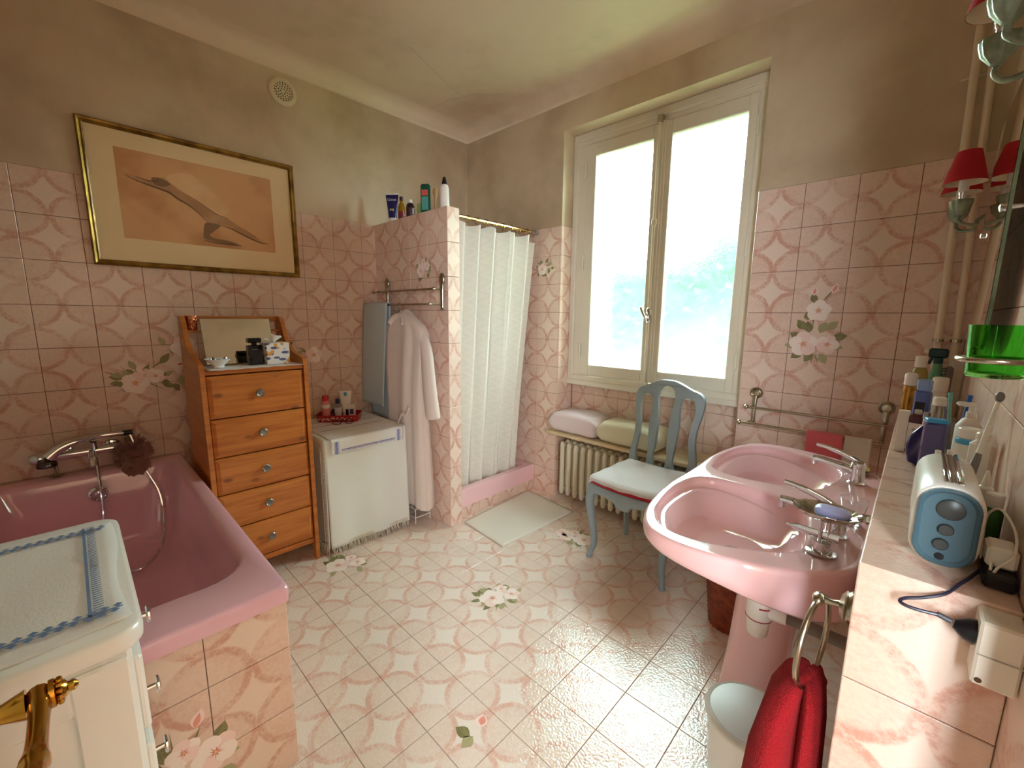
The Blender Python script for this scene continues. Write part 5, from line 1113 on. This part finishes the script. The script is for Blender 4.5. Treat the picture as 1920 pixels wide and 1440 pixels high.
mb = MB(); mb.lathe([(.018,0),(.019,.003),(.006,.006),(.006,.010),(.026,.035),(.031,.07),(.0305,.070),(.0255,.036),(.004,.013),(.0001,.013)], (2.835,-1.045,BZ+.002), 26)
M_TUMB = mat('clear_glass', (245,248,248), .02, trans=1.0, ior=1.45)
tag(mb.build('glass_tumbler', M_TUMB, None), 'clear glass tumbler between the two basin taps', 'glass')
ys = thing('yellow_soap', 'yellow soap in a small dish by the far tap', 'soap', (2.80,-.52,BZ))
MB().lathe([(.03,0),(.042,.008),(.044,.012),(.038,.010),(.001,.006)], (2.805,-.535,BZ+.002), 22).build('dish', M_CHROME, ys)
MB().lathe([(.022,.0),(.027,.006),(.026,.014),(.016,.019)], (2.805,-.535,BZ+.010), 20, 0, 'z', True, 1.2, .8).build('soap', mat('yellow_soap', (222,214,120), .4), ys)
# ================================================================== waste bins
wb_ = thing('wicker_basket', 'reddish brown wicker waste basket behind the pedestal', 'basket', (2.42,-.52,0))
mb = MB(); rs = []
for i in range(27):
    z = .012*i; r_ = .085+.035*(z/.31)
    rs.append([(2.435+(r_+.0025*math.cos(24*a+(i % 2)*math.pi))*math.cos(a), -.53+(r_+.0025*math.cos(24*a+(i % 2)*math.pi))*math.sin(a), z) for a in (6.2832*j/72 for j in range(72))])
mb.rings(rs, True, True, False); mb.build('weave', mat('red_wicker', (150,70,40), .5, col2=(112,46,28), vscale=40), wb_)
MB().tube([(2.435+.121*math.cos(a),-.53+.121*math.sin(a),.314) for a in (6.2832*j/40 for j in range(40))], .007, 8, closed=True).build('rim', mat('red_wicker', (0,0,0)), wb_)
pb = thing('white_bin', 'white plastic swing bin with a pale lid beside the red towel', 'bin', (2.70,-1.30,0))
BX, BY = 2.697, -1.295
MB().lathe([(.080,0),(.084,.004),(.104,.286),(.107,.292)], (BX,BY,0), 36).build('bucket', mat('bin_white', (226,234,232), .3), pb)
MB().lathe([(.108,.286),(.111,.290),(.111,.300),(.106,.306),(.098,.304)], (BX,BY,0), 36, caps=False).build('rim', mat('bin_rim', (216,222,214), .3), pb)
mb = MB(); mb.lathe([(.099,.303),(.098,.306),(.06,.315),(.001,.318)], (BX,BY,0), 36); mb.build('lid', mat('bin_lid', (222,236,238), .45), pb)
# ================================================================== towel ring with red towel on the ledge side
tg = thing('towel_ring', 'nickel towel ring on the side of the tiled ledge', 'towel ring', (XL,-1.57,.88))
TR = (-1.572,.872)
mb = MB(); mb.lathe([(.028,-.001),(.028,-.005),(.025,-.009),(.027,-.012),(.018,-.018),(.009,-.02)], (XL,TR[0],TR[1]), 22, 0, 'x'); mb.build('rosette', M_NICKEL, tg)
mb = MB(); mb.tube([(XL-.015,TR[0],TR[1]),(XL-.03,TR[0]+.002,TR[1]-.004),(XL-.047,TR[0]+.004,TR[1]-.006)], [.007,.0055,.008], 12); mb.sphere((XL-.050,TR[0]+.004,TR[1]-.006), .011, 14, 0, (1,1.6,.9)); mb.build('post', M_NICKEL, tg)
rcx, rcz = XL-.050, TR[1]-.095
mb = MB(); mb.tube([(rcx+.012*math.sin(a), TR[0]+.004+.078*math.sin(a), rcz+.085*math.cos(a)) for a in (6.2832*j/40 for j in range(40))], .0052, 10, closed=True); mb.build('ring', M_NICKEL, tg)
M_REDT = mat('scarlet_terry', (160,8,22), .95, bump=.8, bscale=420)
rt_ = thing('red_towel', 'scarlet terry towel threaded through the towel ring', 'towel', (rcx,TR[0],.5))
def lobe(mb, secs, ph):
    rs = []
    for k, (z, x, y, hx, hy) in enumerate(secs):
        rs.append([(min(x+hx*math.cos(a)*(1+.10*math.sin(5*a+ph+k*.2)), XL-.010), y+hy*math.copysign(abs(math.sin(a))**.75, math.sin(a))*(1+.05*math.sin(3*a+ph)), z+.006*math.sin(2*a+ph)*(k > 2)) for a in (6.2832*j/36 for j in range(36))])
    mb.rings(rs, True, True, True)
zt_ = rcz-.085; mb = MB(); yq = TR[0]+.004
lobe(mb, [(zt_+.016,rcx-.006,yq,.006,.030),(zt_+.012,rcx-.012,yq,.014,.048),(zt_-.008,rcx-.020,yq,.024,.066),(zt_-.05,rcx-.030,yq-.006,.032,.086),(zt_-.13,rcx-.036,yq-.012,.040,.100),(zt_-.28,rcx-.040,yq-.016,.045,.108),(zt_-.38,rcx-.042,yq-.018,.046,.110)], .4)
lobe(mb, [(zt_+.016,rcx+.004,yq,.006,.030),(zt_+.012,rcx+.010,yq,.012,.048),(zt_-.02,rcx+.014,yq,.016,.064),(zt_-.08,rcx+.016,yq+.006,.019,.084),(zt_-.18,rcx+.017,yq+.010,.021,.098),(zt_-.34,rcx+.018,yq+.012,.022,.104)], 2.)
mb.tube(smoothc([(rcx-.020,yq-.045,zt_-.02),(rcx-.004,yq-.02,zt_+.006),(rcx,yq,zt_+.008),(rcx+.004,yq+.02,zt_+.006),(rcx+.016,yq+.045,zt_-.02)],4,False), .012, 10)
mb.build('cloth', M_REDT, rt_, angle=180)
# ================================================================== pipes in the corner
M_PIPE = mat('pipe_paint', (220,204,180), .4)
for k, (p, q_, lab) in enumerate((((2.972,-.045,1.001),(2.938,-.045,2.42),'cream heating pipe nearer the printed flowers'), ((3.024,-.040,1.001),(2.982,-.040,2.42),'cream heating pipe in the corner beside the mirror'))):
    t = thing('heating_pipe', lab, 'pipe', p, 'heating pipes in the corner')
    MB().tube([p, q_, (q_[0],-.0395,2.44),(q_[0],-.002,2.452)], [.0125]*4, 12).build('pipe', M_PIPE, t)
    mb = MB(); mb.lathe([(.017,0),(.017,.012)], (p[0]+(q_[0]-p[0])*.2,p[1],1.285), 14); mb.tube([(p[0]+(q_[0]-p[0])*.2,p[1]+.012,1.29),(p[0]+(q_[0]-p[0])*.2,-.001,1.29)], .004, 8); mb.build('pipe_clip', M_NICKEL, t)
    MB().tube([(q_[0]-.03,-.02,2.27),(q_[0]+.02,-.02,2.275)], .004, 6).build('pipe_clip', M_PIPE, t)
# ================================================================== wall mirror and tumbler holder
mm = thing('wall_mirror', 'frameless wall mirror with rounded corners between the sconces', 'mirror', (XR,-.77,1.6))
P = rrect(-1.07,-.475,1.31,1.925,.11,8)
MB().prism(P, lambda a,b2,t: (t,a,b2), 3.012, 3.018).build('glass_plate', mat('green_glass_edge', (128,150,128), .1, metal=.6), mm, smooth=False)
Pi = rrect(-1.063,-.482,1.317,1.918,.105,8)
mb = MB(); mb.add([(3.0114,a,b2) for a,b2 in Pi], [tuple(range(len(Pi)))]); mb.build('silvering', MATS['mirror_glass'], mm, smooth=False)
for y in (-.55,-1.0):
    MB().lathe([(.008,-.001),(.010,-.006),(.006,-.009)], (3.012,y,1.62 if y > -1 else 1.62), 14, 0, 'x').build('mirror_clip', M_CHROME, mm); MB().tube([(3.018,y,1.62),(XR,y,1.62)], .006, 8).build('standoff', M_CHROME, mm)
gt = thing('tumbler_holder', 'nickel ring holder for the green tumbler under the mirror', 'holder', (XR,-1.58,1.315))
GC = (2.990,-1.585)
MB().tube([(GC[0]+.0365*math.cos(a),GC[1]+.0365*math.sin(a),1.318) for a in (6.2832*j/32 for j in range(32))], .0042, 10, closed=True).build('ring', M_NICKEL, gt)
MB().tube([(GC[0]+.036,GC[1],1.318),(XR-.006,GC[1],1.318)], .005, 8).build('arm', M_NICKEL, gt)
MB().lathe([(.018,-.001),(.018,-.006),(.010,-.010)], (XR,GC[1],1.318), 18, 0, 'x').build('rosette', M_NICKEL, gt)
M_GREENG = mat('green_glass', (150,242,132), .03, trans=1., ior=1.12)
mb = MB(); mb.lathe([(.026,1.294),(.028,1.296),(.0320,1.364),(.0325,1.366),(.0308,1.366),(.0268,1.300),(.0001,1.299)], (GC[0],GC[1],0), 32); tag(mb.build('green_tumbler', M_GREENG, None), 'bright green glass tumbler in the wall ring', 'glass')
# ================================================================== sconces
M_SHADE = mat('red_shade_fabric', (178,26,40), .8, bump=.2, bscale=300); M_SHIN = mat('cream_shade_lining', (226,210,182), .7); M_VERD = mat('verdigris_metal', (150,160,136), .45, metal=.35, col2=(110,120,98), vscale=30)
def sconce(yc, xarm, label, zb0):
    K = 1.15; Z = lambda z: zb0+K*(z-1.655)
    t = thing('wall_sconce', label, 'wall lamp', (XR,yc,Z(1.66)), 'red shaded wall sconces')
    MB().lathe([(.038,-.001),(.038,-.006),(.030,-.012),(.026,-.010),(.012,-.022),(.004,-.026)], (XR,yc,Z(1.665)), 24, 0, 'x').build('backplate', M_VERD, t)
    for s in (-1, 1):
        y = yc+s*.080; x = xarm
        MB().tube(smoothc([(XR-.02,yc+s*.004,Z(1.665)),(XR-.045,yc+s*.02,Z(1.645)),(x+.045,yc+s*.05,Z(1.628)),(x+.015,y,Z(1.630)),(x,y,Z(1.642)),(x,y,Z(1.656))],6,False), .0055, 10).build('arm', M_VERD, t)
        mb = MB(); rs = []
        for r_, z in ((K*.006,Z(1.655)),(K*.010,Z(1.660)),(K*.020,Z(1.674)),(K*.024,Z(1.690)),(K*.0245,Z(1.698)),(K*.022,Z(1.698)),(K*.018,Z(1.680)),(K*.002,Z(1.672))):
            rs.append([(x+r_*(1+.07*math.cos(10*a)*(r_ > .015))*math.cos(a), y+r_*(1+.07*math.cos(10*a)*(r_ > .015))*math.sin(a), z) for a in (6.2832*j/40 for j in range(40))])
        mb.rings(rs, True, True, True); mb.build('fluted_cup', M_VERD, t, angle=60)
        MB().lathe([(K*.008,Z(1.69)),(K*.008,Z(1.712)),(K*.010,Z(1.715)),(K*.010,Z(1.722))], (x,y,0), 14).build('collar', M_CHROME, t)
        MB().lathe([(K*.0105,Z(1.720)),(K*.0115,Z(1.724)),(K*.0115,Z(1.762)),(K*.009,Z(1.766))], (x,y,0), 16).build('candle_socket', M_WPL, t)
        MB().lathe([(K*.010,Z(1.764)),(K*.014,Z(1.790)),(K*.010,Z(1.815)),(K*.003,Z(1.83))], (x,y,0), 14).build('bulb', mat('opal_bulb', (235,230,215), .3), t)
        sh_ = MB().lathe([(K*.0475,Z(1.745)),(K*.0262,Z(1.832))], (x,y,0), 36, caps=False).build('shade', M_SHADE, t, angle=80)
        MB().lathe([(K*.0468,Z(1.7452)),(K*.0256,Z(1.8318))], (x,y,0), 36, caps=False).build('lining', M_SHIN, sh_, angle=80)
    return t
sconce(-.255, 2.958, 'red shaded double sconce beside the corner pipes', 1.722); sconce(-1.27, 2.955, 'red shaded double sconce nearest the doorway', 1.85)
# ================================================================== toiletries on the ledge
GL = 'toiletries on the tiled ledge'; ZL = 1.001
M_GOLD = mat('gold_can', (206,150,62), .25, metal=.6, col2=(150,100,36), vscale=60); M_LBLUE = mat('light_blue_cap', (140,168,220), .3); M_BLUEB = mat('blue_bottle', (104,122,196), .15, trans=.3); M_YEL = mat('olive_liquid', (196,184,110), .1, trans=.5); M_DGRN = mat('dark_green_trigger', (10,62,60), .35); M_LGRN = mat('mint_bottle', (110,180,142), .2, trans=.3)
M_PURP = mat('purple_glass', (56,44,110), .05, trans=.3); M_BRN = mat('brown_red_bottle', (86,26,28), .15); M_IVORY = mat('ivory_plastic', (232,224,208), .35); M_CYAN = mat('cyan_stripe', (70,160,214), .4); M_VIO = mat('violet_plastic', (120,110,170), .12, trans=.5); M_GREYP = mat('grey_rubber', (120,116,110), .5)
bottle('deodorant_can', 'gold deodorant can with a white cap at the ledge edge', 'can', (2.906,-.50,ZL), [('can_body', cylp(.0165,0,.150), M_GOLD), ('cap', cylp(.0170,.148,.192,.004), M_WHT)], GL)
bottle('gel_bottle', 'blue gel bottle with a pale blue cap on the ledge', 'bottle', (2.941,-.58,ZL), [('bottle_body', ('box',.020,.013,0,.145,.006), M_BLUEB), ('label', ('box',.0135,.0134,.07,.11,.001), M_BLACK), ('cap', ('box',.0165,.0125,.145,.182,.004), M_LBLUE)], GL, rz=R(-20))
bottle('oil_bottle', 'yellowish bath oil bottle with a white cap by the pipes', 'bottle', (2.925,-.30,ZL), [('bottle_body', [(.024,0),(.025,.003),(.025,.165),(.020,.190),(.012,.200)], M_YEL), ('cap', cylp(.017,.198,.240), M_WHT)], GL)
t = bottle('trigger_spray', 'mint green spray bottle with a dark green trigger head', 'bottle', (2.973,-.135,ZL), [('bottle_body', [(.024,0),(.026,.004),(.026,.13),(.015,.19),(.012,.205)], M_LGRN), ('collar', cylp(.014,.203,.225), M_DGRN)], GL)
mb = MB(); mb.box(2.943,2.998,-.148,-.122,ZL+.225,ZL+.262,0,.006); mb.tube([(2.955,-.135,ZL+.225),(2.948,-.135,ZL+.200)], .005, 8); mb.build('trigger_head', M_DGRN, t); mb = MB(); mb.lathe([(.008,0),(.009,-.012),(.005,-.014)], (2.943,-.135,ZL+.25), 12, 0, 'x'); mb.build('nozzle', M_IVORY, t)
bottle('cream_jar', 'tall white capped jar behind the blue gel bottle', 'jar', (2.982,-.36,ZL), [('jar', cylp(.0205,0,.12), M_IVORY), ('cap', cylp(.0215,.12,.172,.004), M_WHT)], GL)
bottle('talc_carton', 'white talc carton at the ledge edge below the gold can', 'carton', (2.905,-.855,ZL), [('carton', ('box',.0125,.010,0,.118,.002), M_WHT)], GL)
t = bottle('organic_lotion', 'dark red bottle with a white label at the ledge edge', 'bottle', (2.932,-.86,ZL), [('bottle_body', ('box',.017,.012,0,.112,.006), M_BRN), ('label', ('box',.0160,.0124,.012,.088,.001), M_WHT), ('cap', cylp(.008,.112,.125), mat('clear_cap', (190,180,170), .2))], GL)
text_on('BIO', .010, (2.932,-.86-.0127,ZL+.066), (1,0,0), (0,0,1), mat('dark_ink', (90,80,84), .5), t)
t = bottle('perfume_flacon', 'round purple perfume flacon with a silver spray top', 'perfume bottle', (2.948,-.985,ZL), [('flask', [(.012,0),(.024,.006),(.031,.030),(.032,.050),(.026,.078),(.012,.098),(.007,.104)], M_PURP), ('collar', cylp(.0075,.104,.122), M_CHROME), ('cap', cylp(.009,.122,.140), M_CLEAR)], GL, sy=.6)
bottle('flip_cap_bottle', 'clear bottle with a white flip cap on the ledge', 'bottle', (2.978,-.66,ZL), [('bottle_body', [(.018,0),(.019,.003),(.019,.10),(.014,.115)], M_CLEAR), ('cap', cylp(.016,.113,.140,.003), M_WHT)], GL)
bottle('clear_stick', 'tall clear violet plastic stick container beside the flacon', 'bottle', (2.962,-1.075,ZL), [('sleeve', ('box',.0195,.014,0,.132,.005), M_VIO), ('blue_top', ('box',.0185,.0142,.132,.141,.002), M_CYAN)], GL, rz=R(10))
t = bottle('pump_bottle', 'white pump lotion bottle against the right wall', 'bottle', (3.022,-.97,ZL), [('bottle_body', [(.022,0),(.023,.003),(.023,.115),(.014,.132),(.009,.136)], M_WHT), ('pump', [(.009,.136),(.009,.15),(.005,.152),(.005,.165)], M_WPL)], GL)
mb = MB(); mb.box(2.995,3.030,-.978,-.962,ZL+.163,ZL+.174,0,.004); mb.build('pump_spout', M_WPL, t)
t = bottle('ribbed_jar', 'white ribbed jar with a blue stripe against the right wall', 'jar', (3.013,-1.135,ZL), [('jar', [(.018,0),(.020,.003),(.020,.045)]+sum([[(.0205,.048+.009*i),(.0192,.052+.009*i)] for i in range(6)],[])+[(.0195,.105)], M_WPL), ('blue_stripe', cylp(.0198,.104,.116,.001), M_CYAN), ('cap', cylp(.0188,.116,.140,.003), M_WPL)], GL)
bottle('tall_carton', 'tall plain white carton standing in the corner behind the mirror edge', 'carton', (3.030,-.095,ZL), [('carton', ('box',.016,.014,0,.235,.002), M_IVORY)], GL)
t = bottle('hair_brush', 'grey hair brush with black bristles standing by the pipes', 'brush', (3.002,-.255,ZL), [('handle', [(.007,0),(.009,.05),(.008,.10)], M_BLACK), ('brush_head', ('box',.012,.010,.10,.205,.008), M_GREYP)], GL, rz=R(25))
mb = MB(); rn = random.Random(1)
for i in range(9):
    for j in range(3): z = ZL+.108+.011*i; mb.tube([(2.995-.004*j,-.262,z),(2.990-.004*j,-.278,z+rn.uniform(-.002,.002))], .0018, 5)
mb.build('bristles', M_BLACK, t)['kind'] = 'stuff'
cu_ = thing('toothbrush_cup', 'clear plastic cup holding toothbrushes against the right wall', 'cup', (3.010,-.80,ZL))
MB().lathe([(.020,0),(.021,.002),(.025,.095),(.0242,.095),(.020,.004),(.001,.003)], (3.010,-.80,ZL), 24).build('cup', M_CLEAR, cu_)
def toothbrush(p0, p1, m1, label):
    t = thing('toothbrush', label, 'toothbrush', p0, 'toothbrushes in the cup'); p0, p1 = Vector(p0), Vector(p1); d = (p1-p0).normalized()
    MB().tube([tuple(p0), tuple(p0+d*.05), tuple(p1)], [.005,.0045,.003], 8).build('handle', m1, t)
    n = d.orthogonal().normalized(); mb = MB(); c = p1-d*.012
    mb.tube([tuple(p1-d*.026), tuple(p1)], .0052, 8, flat=.6); mb.build('head', m1, t)
toothbrush((3.004,-.805,ZL+.006), (2.990,-.785,ZL+.172), mat('teal_plastic', (120,186,176), .3), 'teal toothbrush leaning in the clear cup'); toothbrush((3.014,-.795,ZL+.006), (3.030,-.775,ZL+.168), mat('royal_blue_plastic', (40,90,190), .3), 'royal blue toothbrush leaning in the clear cup')
et = thing('electric_toothbrush', 'white electric toothbrush leaning against the right wall', 'toothbrush', (2.998,-1.335,ZL))
e0, e1 = Vector((3.000,-1.330,ZL+.004)), Vector((3.034,-1.262,ZL+.238)); ed = (e1-e0)
MB().tube([tuple(e0), tuple(e0+ed*.08), tuple(e0+ed*.45), tuple(e0+ed*.5)], [.006,.0075,.006,.005], 12).build('grip', M_GREYP, et)
MB().tube([tuple(e0+ed*.5), tuple(e0+ed*.92)], [.0045,.0030], 10).build('neck', M_WPL, et)
MB().sphere(tuple(e0+ed*.96), .0085, 12, 0, (.8,.8,1.2)).build('brush_head', M_GREYP, et)
for k, (x, y, h) in enumerate(((2.968,-1.20,.082),(2.984,-1.225,.092),(2.958,-1.245,.070))):
    bottle('sample_tube', ('white sample tube behind the blue fronted radio', 'tallest white sample tube behind the blue fronted radio', 'shortest white sample tube behind the blue fronted radio')[k], 'tube', (x,y,ZL), [('tube_body', ('box',.0075,.006,0,h,.002), M_WHT), ('tube_cap', cylp(.005,h,h+.012,.001), M_IVORY)], GL, rz=R(15*k))
bottle('body_lotion', 'wide white body lotion bottle leaning row behind the radio', 'bottle', (3.026,-1.235,ZL), [('bottle_body', ('box',.018,.014,0,.135,.008), M_WPL), ('cap', cylp(.012,.135,.152,.003), M_IVORY)], GL)
bottle('green_mouthwash', 'small green bottle with a white cap beside the radio', 'bottle', (3.031,-1.44,ZL), [('bottle_body', [(.0125,0),(.0135,.003),(.0135,.055),(.010,.066)], mat('green_bottle', (60,110,52), .2)), ('cap', cylp(.0115,.066,.090), M_WPL)], GL)
bottle('white_dropper', 'slim white dropper bottle behind the green mouthwash', 'bottle', (3.024,-1.385,ZL), [('bottle_body', cylp(.0105,0,.085,.004), M_WPL), ('dropper_tip', [(.006,.085),(.004,.10),(.002,.112)], M_WPL)], GL)
# the blue fronted radio
rdx = thing('bathroom_radio', 'white upright radio with a blue front on the ledge end', 'radio', (2.972,-1.49,ZL), rz=0)
W2, HT, Y0r, Y1r, XCr = .038, .128, -1.592, -1.375, 2.972
def rp(inset, y): return [(XCr+a, y, ZL+b2) for a, b2 in rrect(-W2+inset, W2-inset, .001+inset, HT-inset, max(.004,.032-inset*.6), 7)]
MB().rings([rp(.004,Y1r), rp(0,Y1r-.006), rp(0,Y0r+.010), rp(.002,Y0r+.005), rp(.003,Y0r+.004)], True, True, True).build('housing', M_WPL, rdx, angle=50)
MB().rings([rp(.004,Y0r+.006), rp(.004,Y0r-.003), rp(.007,Y0r-.005), rp(.010,Y0r-.002), rp(.0105,Y0r-.001)], True, False, True).build('front_panel', mat('steel_blue_plastic', (74,100,110), .2), rdx, angle=50)
for (dx, dz, r_) in ((.002,.094,.0155),(.0,.062,.0088),(-.003,.038,.0088)):
    mb = MB(); mb.lathe([(r_,.0),(r_,-.004),(r_*.86,-.0055)], (XCr+dx,Y0r-.001,ZL+dz), 24, 0, 'y'); mb.build('button', mat('slate_plastic', (58,60,58), .35), rdx)
mb = MB(); mb.lathe([(.0055,0),(.0055,-.0012),(.003,-.0014)], (XCr-.002,Y0r-.001,ZL+.018), 16, 0, 'y'); mb.build('jack_socket', M_BLACK, rdx)
mb = MB()
for x, w_ in ((XCr-.006,.0025),(XCr+.002,.004),(XCr+.010,.003)): mb.box(x-w_,x+w_,Y0r+.02,Y1r-.01,ZL+HT-.001,ZL+HT+.002,0,.0008)
mb.build('trim_strip', M_CHROME, rdx)
MB().tube([(XCr+.010,Y0r+.03,ZL+HT-.002),(XCr+.010,Y0r+.04,ZL+HT+.006),(XCr+.010,Y1r-.03,ZL+HT+.006),(XCr+.010,Y1r-.02,ZL+HT-.002)], .003, 8).build('carry_bar', M_CHROME, rdx)
# socket, plug, cable, charger
so = thing('wall_socket', 'cream surface mounted socket box on the ledge end', 'socket', (3.02,YE-.025,.95))
MB().box(3.009, 3.049, YE-.050, YE-.001, .908, .996, 0, .003).build('socket_box', M_IVORY, so, angle=30)
MB().box(3.0105, 3.0495, YE-.0508, YE-.0495, .9505, .9520).build('seam', mat('seam_grey', (170,164,150), .6), so, smooth=False)
MB().lathe([(.0035,0),(.0035,.0012)], (3.0155,YE-.0510,.916), 10, 0, 'y').build('screw', mat('rusty_screw', (96,70,48), .5, metal=.6), so)
cb = thing('power_cable', 'black radio power cable with plug on the ledge end', 'cable', (2.97,-1.69,.97))
MB().tube([(3.0085,YE-.026,.966),(2.999,YE-.026,.967),(2.988,YE-.026,.969)], [.017,.015,.006], 14).build('plug', M_BLACK, cb)
MB().tube([(2.986,YE-.026,.970),(2.972,YE-.027,.974)], .0038, 8).build('strain_relief', mat('dark_grey_rubber', (62,60,66), .5), cb)
MB().tube(smoothc([(2.974,YE-.027,.9735),(2.955,YE-.030,.972),(2.940,YE-.030,.972),(2.934,YE-.026,.974),(2.940,YE-.020,.978),(2.957,YE-.013,.984),(2.978,YE-.004,.996),(2.992,YE+.02,1.006),(3.006,YE+.06,1.006),(3.018,YE+.10,1.012),(3.014,YE+.16,1.03)],6,False), .0024, 8).build('cord', mat('cord_dark', (44,38,56), .35), cb)
cg = thing('phone_charger', 'white charger block with a loop of white cable by the radio', 'charger', (3.032,-1.565,ZL))
MB().box(3.016,3.047,-1.590,-1.545,ZL+.022,ZL+.052,0,.004).build('charger_block', M_IVORY, cg, angle=30)
MB().tube(smoothc([(3.022,-1.592,ZL+.03),(3.022,-1.600,ZL+.012),(3.028,-1.602,ZL+.030),(3.040,-1.598,ZL+.050),(3.042,-1.56,ZL+.072),(3.030,-1.52,ZL+.088),(3.020,-1.50,ZL+.070),(3.017,-1.52,ZL+.040),(3.016,-1.555,ZL+.016),(3.022,-1.585,ZL+.006),(3.034,-1.595,ZL+.004)],6,False), .0017, 8).build('white_cord', M_IVORY, cg)
ad = MB().box(3.014,3.047,-1.615,-1.535,ZL,ZL+.020,0,.004); tag(ad.build('power_adapter', M_BLACK, None, angle=30), 'black power adapter lying under the white charger', 'adapter')
